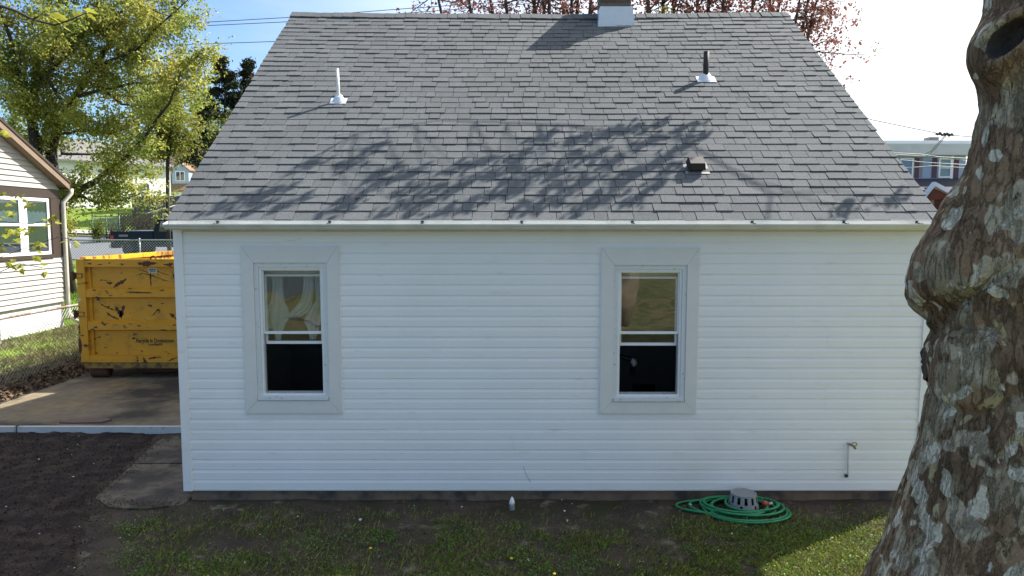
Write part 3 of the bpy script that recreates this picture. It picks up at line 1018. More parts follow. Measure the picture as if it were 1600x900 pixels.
# chimney
chx0, chx1, chy0, chy1, cht = 1.295, 1.735, 3.76, 4.26, 6.42
ch = link('chimney', None, house, (chx0, chy0, 5.5))
part('core', MB().box(chx0 + .006, chx1 - .006, chy0 + .006, chy1 - .006, 5.2, cht - .01), M_MORTAR, ch)
bw, bh = .2, .065
lev = 0
z = 5.66
while z < cht - .03:
    off = (lev % 2) * .5
    for (axis, length) in (('x', chx1 - chx0), ('y', chy1 - chy0)):
        nb = 2
        w = length / nb
        edges = [0] + [length * (k + off) / nb for k in range(0 if off else 1, nb)] + [length]
        for e0, e1 in zip(edges[:-1], edges[1:]):
            if e1 - e0 < .02: continue
            for side in (0, 1):
                mb = MB()
                if axis == 'x':
                    y = chy0 if side == 0 else chy1 - .05
                    mb.box(chx0 + e0 + .004, chx0 + e1 - .004, y, y + .05, z, z + bh)
                else:
                    xx = chx0 - .001 if side == 0 else chx1 - .049
                    mb.box(xx, xx + .05, chy0 + e0 + .054 * (e0 == 0) + .004, chy0 + e1 - .054 * (e1 == length) - .004, z, z + bh)
                part('brick', mb, M_BRICKG, ch)
    lev += 1
    z += bh + .010
part('cap', MB().box(chx0 - .04, chx1 + .04, chy0 - .04, chy1 + .04, cht - .01, cht + .05), M_GREYCONC, ch)
# sheet metal skirt round the chimney foot: flares out at the bottom
sk = MB()
def ringpts(e, z):
    return [(chx0 - e, chy0 - e, z), (chx1 + e, chy0 - e, z), (chx1 + e, chy1 + e, z), (chx0 - e, chy1 + e, z)]
A = ringpts(.05, 5.60); B = ringpts(.016, 5.90); D = ringpts(.004, 5.905)
for P, Q in ((A, B), (B, D)):
    for i in range(4):
        j = (i + 1) % 4
        sk.face([P[i], P[j], Q[j], Q[i]])
part('flashing', sk, M_FLW, ch)

# garden tap on its riser pipe
tp = link('outdoor_faucet', None, house, (3.31, -.03, .27))
part('riser_pipe', MB().tube([(3.312, -.024, .262), (3.312, -.034, .29), (3.308, -.034, .44), (3.305, -.034, .60)], .0085, 8), mat('pale_pipe', (.55, .55, .52), .5), tp, True)
part('elbow', MB().sphere((3.300, -.03, .268), .018, 8, 6), M_IRON, tp, True)
part('spigot', MB().tube([(3.305, -.02, .590), (3.315, -.055, .592), (3.335, -.080, .585), (3.35, -.085, .560)], [.011, .013, .012, .012], 10), M_BRASS, tp, True)
hm = MB()
hm.tube([(3.335 + .026 * math.cos(a), -.09, .605 + .018 * math.sin(a)) for a in np.linspace(0, 2 * math.pi, 15)], .005, 6)
part('handle', hm, M_BRASS, tp, True)

# scuffs on the siding: a dark scrape and a hairline above it
sc = MB()
def stroke(pts, w, y=-.0185):
    P = [atY(a, b, 0) for a, b in pts]
    for a, b in zip(P[:-1], P[1:]):
        sc.face([(a.x - w, y, a.z), (a.x + w, y, a.z), (b.x + w, y, b.z), (b.x - w, y, b.z)])
stroke([(818, 728), (820, 735), (823, 742), (829, 753)], .0022)
part('scrape_mark', sc, M_SCUFF, house)
sc = MB()
stroke([(797, 678), (801, 688), (802, 698), (806, 710)], .0011)
part('scrape_mark', sc, mat('faint_scuff', (.6, .6, .58), .8), house)

# ------------------------------------------------------------------ dead leaf lying on the roof
X, s = roof_s(558, 313)
c = rp(X, s, .02)
dl = MB()
for a in range(5):
    t = a * 2 * math.pi / 5
    dl.face([c, c + Vector((.03 * math.cos(t), .02 * math.sin(t), .02 + .012 * math.sin(t * 3))), c + Vector((.03 * math.cos(t + 1.1), .02 * math.sin(t + 1.1), .024))])
tag(link('dead_leaf', dl.mesh('dead_leaf', mat('brown_leaf', (.09, .05, .03), .8))), 'curled brown dead leaf lying on the lower roof shingles', 'leaf')

# ------------------------------------------------------------------ things by the wall
def hose():
    pts = []
    rr = random.Random(5)
    loops = [  # centre x, y, rx, ry
        (1.97, -.20, .40, .19), (2.02, -.20, .34, .17), (2.20, -.27, .40, .25), (2.25, -.32, .365, .34), (2.24, -.28, .36, .26), (2.24, -.23, .27, .19),
        (2.12, -.22, .33, .20), (2.28, -.28, .33, .25), (2.10, -.25, .32, .20), (2.30, -.23, .25, .18)]
    N = 34
    for li, (cx, cy, rx_, ry_) in enumerate(loops):
        nxt = loops[min(li + 1, len(loops) - 1)]
        for k in range(N):
            f = k / N
            a = 2 * math.pi * f + 1.1
            w = f * f * (3 - 2 * f)
            c0 = cx + (nxt[0] - cx) * w; c1 = cy + (nxt[1] - cy) * w
            r0 = rx_ + (nxt[2] - rx_) * w; r1 = ry_ + (nxt[3] - ry_) * w
            wob = 1 + .03 * math.sin(3 * a + li)
            pts.append((c0 + r0 * math.cos(a) * wob, c1 + r1 * math.sin(a) * wob, .024 + .005 * li + .006 * math.sin(a * 2 + li * 1.7)))
    pts += [(2.42, -.24, .05), (2.46, -.26, .045)]
    return pts
hz = thing('garden_hose', 'loosely coiled bright green garden hose on the bare ground by the wall', 'hose', (2.2, -.25, 0))
part('tube', MB().tube(hose(), .0115, 8), M_GREENHOSE, hz, True)
nzm = MB().tube([(2.405, -.24, .075), (2.43, -.245, .072), (2.46, -.25, .066)], [.030, .028, .016], 10)
nzm.tube([(2.43, -.245, .07), (2.44, -.27, .035)], [.014, .010], 8)
part('nozzle', nzm, M_REDP, hz, True)
part('coupling', MB().tube([(2.46, -.25, .066), (2.495, -.255, .085)], .013, 10), M_STICK, hz, True)

pot = thing('plastic_basket', 'upturned grey plastic basket with slotted sides standing inside the hose coil', 'basket', (2.235, -.19, .04))
pc_, pz = (2.235, -.19), .035
def wall_seg(mb, a0, a1, z0, z1, r0, r1, th=.008, nseg=2):
    for k in range(nseg):
        b0, b1 = a0 + (a1 - a0) * k / nseg, a0 + (a1 - a0) * (k + 1) / nseg
        P = []
        for a, zz, r in ((b0, z0, r0), (b1, z0, r0), (b1, z1, r1), (b0, z1, r1)):
            P.append((pc_[0] + r * math.cos(a), pc_[1] + r * math.sin(a), pz + zz))
        Q = []
        for a, zz, r in ((b0, z0, r0 - th), (b1, z0, r0 - th), (b1, z1, r1 - th), (b0, z1, r1 - th)):
            Q.append((pc_[0] + r * math.cos(a), pc_[1] + r * math.sin(a), pz + zz))
        mb.face(P); mb.face(Q[::-1])
        for i in range(4):
            j = (i + 1) % 4
            mb.face([P[i], Q[i], Q[j], P[j]])
rad = lambda z: .142 - .022 * z / .165
pm_ = MB()
NS = 12
for k in range(NS):
    a0 = 2 * math.pi * k / NS
    a1 = a0 + 2 * math.pi / NS
    wall_seg(pm_, a0, a1, .150, .168, rad(.150), rad(.168))
    wall_seg(pm_, a0, a1, .045, .058, rad(.045), rad(.058))
    wall_seg(pm_, a0, a0 + (a1 - a0) * .56, .058, .150, rad(.058), rad(.150))
    wall_seg(pm_, a0 + (a1 - a0) * (.0 if k % 2 else .35), a1, .0, .045, rad(0) + .006, rad(.045) + .001)
pm_.v = [(x, y, pz + (z - pz) * .74) for x, y, z in pm_.v]
part('basket_wall', pm_, M_GREYPLAST, pot)
tpd = MB()
tpd.lathe((pc_[0], pc_[1], pz), [(.0, .113), (.112, .113), (.122, .125), (.115, .1275), (.102, .120), (0.001, .120)], 24, cap=False)
part('basket_base', tpd, M_GREYPLAST, pot, False)

cp = atZ(800, 796, 0)
cap_ = thing('pipe_stub', 'small white pointed cap on a grey stub standing on bare soil by the wall', 'pipe stub', (cp.x, cp.y, 0))
part('stub', MB().lathe((cp.x, cp.y, -.02), [(.026, 0), (.028, .03), (.024, .06), (.026, .075)], 12), M_GREYPLAST, cap_, True)
part('pointed_cap', MB().lathe((cp.x, cp.y, .055), [(.024, 0), (.027, .012), (.022, .035), (.012, .058), (.003, .072)], 12), M_WHITE, cap_, True)

for i, (px, py) in enumerate(((579, 857), (799, 873), (866, 897))):
    p = atZ(px, py, .05)
    d = thing('dandelion', ('yellow dandelion flower in the lawn left of the white cap', 'yellow dandelion flower in the lawn straight below the white cap', 'yellow dandelion flower at the bottom edge of the lawn, right of the white cap')[i], 'flower', (p.x, p.y, 0), 'dandelions in the lawn')
    part('flower_head', MB().lathe((p.x, p.y, .05), [(.003, -.006), (.011, 0), (.013, .005), (.009, .009), (.001, .010)], 10), M_YFLOW, d)
    part('stem', MB().tube([(p.x, p.y + .004, 0), (p.x, p.y, .046)], .002, 5), M_STEM, d)

# timber edging in front of the driveway, and a flat stone lying on it
def edging(x0, x1, lab):
    o = link('edging_board', MB().box(x0, x1, 2.165, 2.212, -.03, .128).mesh('edging_board', M_WHITEBOARD), None)
    tag(o, lab, 'edging board', 'white edging boards along the driveway end')
edging(-6.43, -3.30, 'long white painted edging board between the driveway end and the soil bed')
edging(-8.6, -6.475, 'short white edging board at the left end of the driveway, left of the gap')
sl = MB()
ctr = atZ(138, 657, .13)
pl = [(ctr.x + a, ctr.y + b) for a, b in ((-.33, -.10), (-.12, -.13), (.22, -.10), (.30, .02), (.18, .12), (-.10, .11), (-.26, .06))]
sl.extrude(pl, 'z', .1215, .138)
tag(link('flat_stone', sl.mesh('flat_stone', M_SLAB)), 'flat reddish stone slab lying on the concrete near the white edging board', 'stone')

# ------------------------------------------------------------------ THE SYCAMORE
def bark_material():
    m = bpy.data.materials.new('sycamore_bark')
    m.use_nodes = True
    t = m.node_tree
    l = t.links.new
    p = t.nodes['Principled BSDF']
    p.inputs['Roughness'].default_value = 0.9
    p.inputs['Specular IOR Level'].default_value = 0.2
    g = t.nodes.new('ShaderNodeNewGeometry')
    def mp(sc, off=(0, 0, 0)):
        n = t.nodes.new('ShaderNodeMapping')
        n.inputs['Scale'].default_value = sc
        n.inputs['Location'].default_value = off
        l(g.outputs['Position'], n.inputs['Vector'])
        return n.outputs['Vector']
    def nz(v, sc, det=4, r=.5, dist=0):
        n = t.nodes.new('ShaderNodeTexNoise')
        for a, b in (('Scale', sc), ('Detail', det), ('Roughness', r), ('Distortion', dist)):
            n.inputs[a].default_value = b
        l(v, n.inputs['Vector'])
        return n.outputs['Fac']
    def mr(s, a, b, c=0., d=1.):
        n = t.nodes.new('ShaderNodeMapRange')
        for i, v in zip((1, 2, 3, 4), (a, b, c, d)):
            n.inputs[i].default_value = v
        l(s, n.inputs[0])
        return n.outputs[0]
    def mix(f, a, b):
        n = t.nodes.new('ShaderNodeMix')
        n.data_type = 'RGBA'
        l(f, n.inputs['Factor'])
        for s_, v in (('A', a), ('B', b)):
            if isinstance(v, tuple): n.inputs[s_].default_value = (*v, 1)
            else: l(v, n.inputs[s_])
        return n.outputs['Result']
    def mth(op, a, b):
        n = t.nodes.new('ShaderNodeMath')
        n.operation = op
        for i, v in enumerate((a, b)):
            if isinstance(v, float): n.inputs[i].default_value = v
            else: l(v, n.inputs[i])
        return n.outputs[0]
    c = mix(mr(nz(mp((1, 1, .5)), 5, 6, .6), .4, .62), (0.24, 0.160, 0.096), (0.130, 0.084, 0.050))
    c = mix(mr(nz(mp((1, 1, .8), (3, 1, 0)), 3.2, 3, .5), .53, .58), c, (0.25, 0.205, 0.135))
    f1 = nz(mp((1, 1, .75), (7, 2, 0)), 5.5, 2, .4, .2)
    sxz = t.nodes.new('ShaderNodeSeparateXYZ')
    l(g.outputs['Position'], sxz.inputs[0])
    hi = mr(sxz.outputs['Z'], 2.1, 3.0, 0.0, .055)
    f1 = mth('SUBTRACT', f1, hi)
    c = mix(mr(f1, .560, .575), c, (0.37, 0.315, 0.225))
    f2 = nz(mp((1, 1, .75), (1, 9, 4)), 8.0, 2, .4, .2)
    f2 = mth('SUBTRACT', f2, hi)
    c = mix(mr(f2, .590, .602), c, (0.53, 0.485, 0.385))
    f3 = nz(mp((1, 1, .75), (5, 5, 8)), 9.0, 2, .45, .2)
    c = mix(mr(f3, .655, .665), c, (0.34, 0.28, 0.16))
    # fine dark speckle and vertical cracks
    c = mix(mr(nz(mp((1, 1, .35)), 42, 4, .6), .60, .72), c, (0.050, 0.038, 0.030))
    cr = nz(mp((1, 1, .22), (2, 2, 2)), 16, 5, .6)
    crk = mth('ABSOLUTE', mth('SUBTRACT', cr, .5), 0.0)
    c = mix(mr(crk, .010, .0, 0., .6), c, (0.022, 0.018, 0.015))
    h = t.nodes.new('ShaderNodeHueSaturation')
    l(mr(nz(mp((1, 1, 1)), 70, 4, .7), .3, .7, .72, 1.28), h.inputs['Value'])
    l(c, h.inputs['Color'])
    l(h.outputs['Color'], p.inputs['Base Color'])
    b = t.nodes.new('ShaderNodeBump')
    b.inputs['Distance'].default_value = .012
    hh = mth('ADD', mr(crk, 0., .05), mth('MULTIPLY', nz(mp((1, 1, .6)), 60, 6, .65), .5))
    hh = mth('SUBTRACT', hh, mth('MULTIPLY', mr(f2, .595, .607), .35))
    hh = mth('SUBTRACT', hh, mth('MULTIPLY', mr(f1, .565, .578), .25))
    l(hh, b.inputs['Height'])
    l(b.outputs['Normal'], p.inputs['Normal'])
    return m
M_BARK = bark_material()
TY = -2.9
sil = [(0, 1537), (40, 1536), (85, 1534), (130, 1533), (150, 1531), (180, 1525), (200, 1520), (230, 1517), (260, 1512), (290, 1501), (310, 1489), (325, 1477), (340, 1467), (352, 1461), (365, 1457), (385, 1447), (400, 1440),
       (420, 1432), (440, 1424), (460, 1420), (480, 1418), (492, 1420), (500, 1428), (508, 1440), (514, 1449), (520, 1451), (528, 1447), (545, 1441), (560, 1440), (580, 1441), (600, 1446), (613, 1450), (622, 1448), (640, 1442), (680, 1433), (720, 1424), (760, 1413), (800, 1400), (850, 1383), (900, 1366), (1000, 1325)]
bas = [(0, 1537), (150, 1531), (230, 1517), (300, 1505), (400, 1487), (500, 1476), (560, 1468), (640, 1442), (760, 1413), (900, 1366), (1000, 1325)]
cen = lambda y: float(np.interp(y, [0, 500, 900, 1000], [1655, 1628, 1616, 1612]))
phi = lambda px: math.atan((px - 800) / F_PX)
tz, tc, trb, trl = [], [], [], []
for y in range(1000, -1, -4):
    c = atY(cen(y), y, TY)
    d = math.hypot(c.x, TY + CAM_D)
    lx = float(np.interp(y, [a for a, _ in sil], [b for _, b in sil]))
    bx_ = float(np.interp(y, [a for a, _ in bas], [b for _, b in bas]))
    tz.append(c.z); tc.append(c.x)
    trb.append(d * math.sin(phi(cen(y)) - phi(bx_)))
    trl.append(d * math.sin(phi(cen(y)) - phi(lx)))
cy_ = atY(cen(500), 500, TY)
ph0 = math.atan2(cy_.x, TY + CAM_D)
TH_L = math.atan2(math.sin(ph0), -math.cos(ph0))     # direction of the left outline
def ext(z, arr):
    if z < tz[0]: return arr[0]
    if z > tz[-1]: return arr[-1]
    return float(np.interp(z, tz, arr))
cxz_ = lambda z: ext(z, tc) + (max(0, z - tz[-1]) * .05)
def trunk_surf(z, th, info=None):
    knot_q, calm = 9.0, 1.0
    zc = max(z, -.2)
    base = ext(zc, trb)
    if z < tz[0]: base += (tz[0] - z) * .55 + .10 * max(0, .35 - z) * (1 + math.cos(th * 5))
    if z > tz[-1]: base *= max(.62, 1 - .06 * (z - tz[-1]))
    dth = (th - TH_L + math.pi) % (2 * math.pi) - math.pi
    wr = .95
    zs = zc - .62 * base * max(0, dth) * math.exp(-(dth / 1.4) ** 2)
    bump = ext(zs, trl) - ext(zs, trb)
    wgt = math.exp(-(dth / wr) ** 2)
    r = base + bump * wgt
    # gentle fluting, swellings, plates
    X, Y = math.cos(th), math.sin(th)
    r += .030 * mn.noise((X * 1.3, Y * 1.3, z * .9)) * (1 - .7 * math.exp(-(dth / .25) ** 2))
    r += .012 * mn.noise((X * 5, Y * 5, z * 3.5))
    if .5 < z < 4.3:
        nx_, ny_ = cxz_(z) + r * X, TY + r * Y
        tcx, tcy = -nx_, -CAM_D - ny_
        fac = (X * tcx + Y * tcy) / math.hypot(tcx, tcy)
        if fac > -.25:
            vv_ = Vector((nx_, ny_, z)) - _C
            zc_ = vv_.dot(_F)
            px, py = 800 + F_PX * vv_.x / zc_, 450 - F_PX * vv_.dot(_U) / zc_
            w_ = min(1, (fac + .25) / .3)
            q = ((px - 1522) / 74) ** 2 + ((py - 578) / 66) ** 2
            r += .10 * max(0, 1 - q) ** .7 * w_ if q < 1 else 0
            r += .075 * math.exp(-((px - 1500) / 80) ** 2 - ((py - 420) / 80) ** 2) * w_
            # the crease that climbs to the right between the two burls
            yl = 522 - (px - 1448) * .80
            d_ = abs(py - yl) * .78
            r -= .050 * math.exp(-(d_ / 8) ** 2) * w_ * min(1, max(0, (1640 - px) / 120))
            # pruning scar: a rolled collar, hanging to the left, round a hollow
            if z > 3.2:
                dx_, dy_ = px - 1566, py - 80
                u_k, w_k = dx_ * .5 - dy_ * .86, dx_ * .86 + dy_ * .5
                r += .100 * math.exp(-((u_k / 58) ** 2 + (w_k / 44) ** 2) ** 1.6) * w_
                dx_, dy_ = px - 1588, py - 60
                u_k, w_k = dx_ * .5 - dy_ * .86, dx_ * .86 + dy_ * .5
                q = math.sqrt((u_k / 35) ** 2 + (w_k / 17) ** 2)
                knot_q = q
                r += .022 * math.exp(-((q - 1.4) / .35) ** 2) * w_
                if q < 1.1:
                    r -= .115 * min(1, (1.1 - q) / .45) * w_
                    r += .012 * mn.noise((px * .12, py * .12, 4))
                calm = min(1, max(0, (math.hypot(px - 1575, py - 72) - 50) / 30))
            else:
                calm = 1.0
    v = mn.noise((X * base * 13 + 4, Y * base * 13, z * 7))
    pl_ = min(1, max(0, (v - .02) / .10))
    r += .011 * pl_ * calm * (.6 + .6 * mn.noise((X * 3, Y * 3, z * 2)))
    v2 = mn.noise((X * base * 9, Y * base * 9 + 7, z * 2.6))
    r -= .012 * math.exp(-(v2 / .07) ** 2) * calm
    r += .0035 * mn.noise((X * base * 45, Y * base * 45, z * 26))
    if info is not None: info.append(knot_q)
    return r
zl = [-.15, 0, .15, .3, .42, .52] + list(np.arange(.6, 4.25, .0135)) + list(np.arange(4.3, 7.4, .15))
NT = 300
tm = MB()
KQ = []
cxz = lambda z: ext(z, tc) + (max(0, z - tz[-1]) * .05)
for z in zl:
    for k in range(NT):
        th = 2 * math.pi * k / NT
        r = trunk_surf(z, th, KQ)
        tm.v.append((cxz(z) + r * math.cos(th), TY + r * math.sin(th), z))
for i in range(len(zl) - 1):
    for k in range(NT):
        k2 = (k + 1) % NT
        tm.f.append((i * NT + k, i * NT + k2, (i + 1) * NT + k2, (i + 1) * NT + k))
syc = thing('sycamore_tree', 'massive old tree with mottled flaking bark and burls close up at the right edge', 'tree', (ext(0, tc), TY, 0))
trk = part('trunk', tm, M_BARK, syc, True)
# dark patch laid over the inside of the hollow of the pruning scar
hol = MB()
LV = 1.02
def hoff(v):
    x, y, z = v
    n2 = Vector((x - cxz(z), y - TY, 0)).normalized() * (.003 + .002 * mn.noise((x * 40, y * 40, z * 40)))
    return (x + n2.x, y + n2.y, z)
for f in tm.f:
    ks = [KQ[q_] for q_ in f]
    if min(ks) > LV: continue
    poly_ = []
    for a_ in range(len(f)):
        b_ = (a_ + 1) % len(f)
        A_, B_ = Vector(tm.v[f[a_]]), Vector(tm.v[f[b_]])
        if ks[a_] <= LV: poly_.append(A_)
        if (ks[a_] <= LV) != (ks[b_] <= LV): poly_.append(A_.lerp(B_, (LV - ks[a_]) / (ks[b_] - ks[a_])))
    if len(poly_) > 2: hol.face([hoff(p_) for p_ in poly_])
import bmesh
hb_ = bmesh.new()
hme = hol.mesh('hollow', M_BARK)
hb_.from_mesh(hme)
bmesh.ops.remove_doubles(hb_, verts=hb_.verts, dist=.0006)
hol = MB()
hb_.verts.ensure_lookup_table()
hol.v = [tuple(v.co) for v in hb_.verts]
hol.f = [tuple(v.index for v in f.verts) for f in hb_.faces]
hb_.free()
bpy.data.meshes.remove(hme)
part('hollow', hol, mat('dark_hollow', (0.040, 0.030, 0.024), .95, var=.5, nscale=40, bump=.012, bscale=35), syc, True)
# torn bark hanging under the big burl
tb = MB()
rr = random.Random(3)
prev = None
for i in range(13):
    f = i / 12
    zz = 1.985 - .16 * f
    th_ = TH_L + .38 * f - .04
    def tp_(z_, dr):
        r_ = trunk_surf(z_, th_) + dr
        return Vector((cxz(z_) + r_ * math.cos(th_), TY + r_ * math.sin(th_), z_))
    a = tp_(zz + .06, -.012)
    b = tp_(zz + .0, .012 + rr.uniform(0, .018)) + Vector((0, 0, -rr.uniform(.0, .025)))
    cc = tp_(zz - .03, -.02)
    if prev:
        tb.face([prev[0], a, b, prev[1]])
        tb.face([prev[1], b, cc, prev[2]])
    prev = (a, b, cc)
part('torn_bark', tb, mat('torn_bark_edge', (.06, .04, .028), .95, var=.5, nscale=30, bump=.01, bscale=40), syc, False)

# limbs above the picture; their young leaves throw the shadows on the roof
LB = MB()
lf_centres = []
top = Vector((cxz(7.3), TY, 7.2))
limb = [top, Vector((4.9, -1.4, 7.3)), Vector((6.3, .6, 7.3)), Vector((5.9, 2.4, 7.3)), Vector((4.6, 2.9, 7.2)), Vector((3.2, 3.0, 7.1)), Vector((1.6, 3.0, 7.0)), Vector((.2, 2.6, 6.6))]
LB.tube(limb, [.20, .05, .018, .013, .012, .010, .008, .005], 8)
LB.tube([top - Vector((0, 0, .5)), top + Vector((.6, -1.5, 2.0)), top + Vector((.9, -3.2, 4.5)), top + Vector((.5, -4.5, 7))], [.30, .22, .15, .08], 10)
LB.tube([top - Vector((0, 0, .3)), top + Vector((1.9, -.4, 2.5)), top + Vector((3.6, -.3, 5.2))], [.24, .16, .06], 8)
shadow_spots = [(350, 325), (400, 311), (430, 300), (385, 330), (455, 318), (572, 235), (545, 258), (490, 255), (600, 268), (640, 272), (585, 290), (560, 305), (625, 300), (665, 300), (610, 328), (660, 322),
    (700, 265), (722, 285), (745, 255), (850, 213), (825, 238), (800, 262), (790, 285), (762, 272), (830, 275), (800, 300), (852, 322), (882, 300), (820, 325), (905, 215), (928, 214), (890, 247), (930, 240), (960, 205),
    (985, 200), (1015, 200), (1000, 225), (1030, 215), (1078, 198), (1085, 215), (1062, 230), (1040, 248), (1010, 265), (980, 272), (960, 292), (940, 312), (990, 312), (920, 280), (1020, 290), (1042, 268), (870, 270), (905, 325),
    (735, 320), (690, 335), (530, 325), (1318, 331), (1400, 312), (760, 305), (700, 300), (955, 255), (865, 290)]
for (a, b) in shadow_spots:
    X, s_ = roof_s(a, b)
    Q = rp(X, s_)
    zt = Q.z + random.uniform(2.7, 3.1)
    P = Q + SUN * ((zt - Q.z) / SUN.z)
    best = min((limb[i].lerp(limb[i + 1], f) for i in range(3, 7) for f in (0, .25, .5, .75)), key=lambda q: (q - P).length)
    mid_ = best.lerp(P, .55) + Vector((random.uniform(-.1, .1), random.uniform(-.1, .1), .08))
    LB.tube([best, mid_, P], [.005, .004, .003], 4, cap=False)
    # a short spray of leaves drawn out along the shadow's streak
    ax = Vector((.75, .35, .25)).normalized()
    for k in range(26):
        lf_centres.append(P + ax * random.gauss(0, .105) + Vector((random.gauss(0, .03), random.gauss(0, .035), random.gauss(0, .03))))
part('limb', LB, M_PALEBARK, syc, True)
lc = np.array([tuple(c) for c in lf_centres])
o = link('leaves', quads_mesh('leaves', leaf_quads(lc, .085, 0, .7), mat('sycamore_leaf', (.20, .20, .05), .6, island=.3, trans=.15)), syc, kind='stuff')

# ------------------------------------------------------------------ DUMPSTER
DX0, DX1, DY0, DY1 = -7.37, -4.93, 5.10, 11.7
zd = lambda y: atY(170, y, DY0).z
dmp = thing('dumpster', 'large battered yellow roll-off dumpster with rust scars parked in the driveway', 'dumpster', (-6.15, 8.4, .12))
zt_, zr0, zb_ = zd(405), zd(556), zd(576)
dm = MB()
dm.box(DX0 + .07, DX1 - .07, DY0 + .09, DY0 + .11, zr0 - .02, zt_ - .06)
part('end_panel', dm, M_YELLOW, dmp)
part('corner_post', MB().box(DX0, DX0 + .135, DY0, DY0 + .12, zd(566), zt_ - .0), M_YELLOW, dmp)
part('corner_post', MB().box(DX1 - .135, DX1, DY0, DY0 + .12, zd(566), zt_ - .0), M_YELLOW, dmp)
part('top_rail', MB().box(DX0 + .136, DX1 - .136, DY0 + .004, DY0 + .118, zd(417), zt_ + .002), M_YELLOW, dmp)
part('bottom_rail', MB().box(DX0 + .136, DX1 - .136, DY0 + .006, DY0 + .118, zd(566.5), zd(556)), M_YELLOW, dmp)
for a, b in ((451, 466), (502, 517)):
    mb = MB()
    za, zb = zd(b), zd(a)
    mb.extrude([(DY0 + .091, za - .012), (DY0 + .008, za + .016), (DY0 + .008, zb - .016), (DY0 + .091, zb + .012)], 'x', DX0 + .136, DX1 - .136)
    part('rib', mb, M_YELLOW, dmp)
part('stiffener', MB().box(DX0 + .136, DX0 + .20, DY0 + .06, DY0 + .09, zd(556), zd(417)), M_YELLOW, dmp)
for nm_, bx_ in (('side_wall', (DX0 + .02, DX0 + .06, DY0 + .121, DY1 - .05)), ('side_wall', (DX1 - .06, DX1 - .02, DY0 + .121, DY1 - .05)), ('rear_door', (DX0 + .061, DX1 - .061, DY1 - .10, DY1 - .05))):
    part(nm_, MB().box(*bx_, zd(566), zt_ - .05), M_YELLOWR, dmp)
part('side_rail', MB().box(DX0, DX0 + .10, DY0 + .121, DY1, zt_ - .049, zt_ + .03), M_YELLOWR, dmp)
part('side_rail', MB().box(DX1 - .10, DX1, DY0 + .121, DY1, zt_ - .049, zt_ + .03), M_YELLOWR, dmp)
for k in range(9):
    y = DY0 + .7 + k * .66
    for x in ((DX0 - .05, DX0 + .019), (DX1 - .019, DX1 + .05)):
        part('side_post', MB().box(*x, y, y + .09, zd(560), zt_ - .05), M_YELLOW, dmp)
part('bed_floor', MB().box(DX0 + .061, DX1 - .061, DY0 + .121, DY1 - .101, zd(566) + .02, zd(566) + .06), M_RUST, dmp)
part('underframe', MB().box(DX0 + .05, DX1 - .05, DY0 + .012, DY1 - .1, zb_ + .004, zd(567.2)), M_DARKYEL, dmp)
def roller(x0, x1, y, r):
    mb = MB()
    mb.tube([(x0, y, .12 + r), (x0 + .02, y, .12 + r), (x1 - .02, y, .12 + r), (x1, y, .12 + r)], [r * .86, r, r, r * .86], 20)
    return mb
for x0, x1 in ((DX0 + .09, DX0 + .40), (DX1 - .40, DX1 - .09)):
    for y in (DY0 + .16, DY1 - .5):
        part('roller', roller(x0, x1, y, .105), M_RUST, dmp, True)
part('tow_skid', MB().box(DX0 + .86, DX0 + 1.6, DY0 + .35, DY0 + .6, .16, zb_ + .01), M_RUST, dmp)
for y in (431, 491):
    z = zd(y)
    mb = MB()
    mb.box(DX0 - .09, DX0 - .02, DY0 + .0, DY0 + .08, z - .055, z + .055)
    mb.tube([(DX0 - .055, DY0 - .012, z - .075), (DX0 - .055, DY0 - .012, z + .075)], .022, 8)
    part('latch', mb, M_RUST, dmp)
    mb = MB()
    for (a, b, c, d) in ((-.02, .10, .03, .042), (-.02, .10, -.042, -.03), (.088, .10, -.03, .03)):
        mb.box(DX0 + a, DX0 + b, DY0 - .012, DY0 - .001, z + c, z + d)
    part('latch_strap', mb, M_DARKYEL, dmp)
rg = atY(238, 403, DY0)
part('lifting_ring', MB().tube([(rg.x + .045 * math.cos(a), DY0 + .03, zt_ + .0 + .05 * math.sin(a)) for a in np.linspace(-.2, math.pi + .2, 11)], .013, 8), M_RUST, dmp, True)
st_c = atY(238.5, 422.5, DY0 + .085)
stk = part('sticker', MB().box(st_c.x - .075, st_c.x + .075, DY0 + .082, DY0 + .0885, st_c.z - .045, st_c.z + .045), M_STICK, dmp)
sm_ = MB()
for dz, w in ((.022, .055), (.004, .06), (-.02, .045)):
    sm_.box(st_c.x - w, st_c.x + w, DY0 + .0805, DY0 + .0815, st_c.z + dz - .006, st_c.z + dz + .006)
part('print', sm_, M_STICKTXT, stk)
dot = atY(124, 468, DY0)
part('sticker', MB().tube([(dot.x, DY0 - .004, dot.z), (dot.x, DY0 - .001, dot.z)], .028, 14), M_STICK, dmp)
def text(body, px0, px1, pyc, Y, parent, thick=.0):
    a, b = atY(px0, pyc, Y), atY(px1, pyc, Y)
    cu = bpy.data.curves.new('lettering', 'FONT')
    cu.body = body
    cu.offset = thick
    cu.align_x = 'CENTER'
    cu.align_y = 'CENTER'
    ob = bpy.data.objects.new('lettering_tmp', cu)
    COL.objects.link(ob)
    dg = bpy.context.evaluated_depsgraph_get()
    me = bpy.data.meshes.new_from_object(ob.evaluated_get(dg))
    bpy.data.objects.remove(ob)
    co = np.array([v.co[:] for v in me.vertices])
    w = co[:, 0].max() - co[:, 0].min()
    k = (b.x - a.x) / w
    for v in me.vertices:
        x, y = v.co.x * k, v.co.y * k * 1.45
        v.co = (x + (a.x + b.x) / 2, Y, y + a.z)
    me.materials.clear()
    me.materials.append(M_TXT)
    return link('lettering', me, parent)
text('Recycle in Doylestown', 213, 272, 532.5, DY0 + .0875, dmp, .022)
text('Doylestown, PA', 231, 254.5, 538.5, DY0 + .0875, dmp, .012)
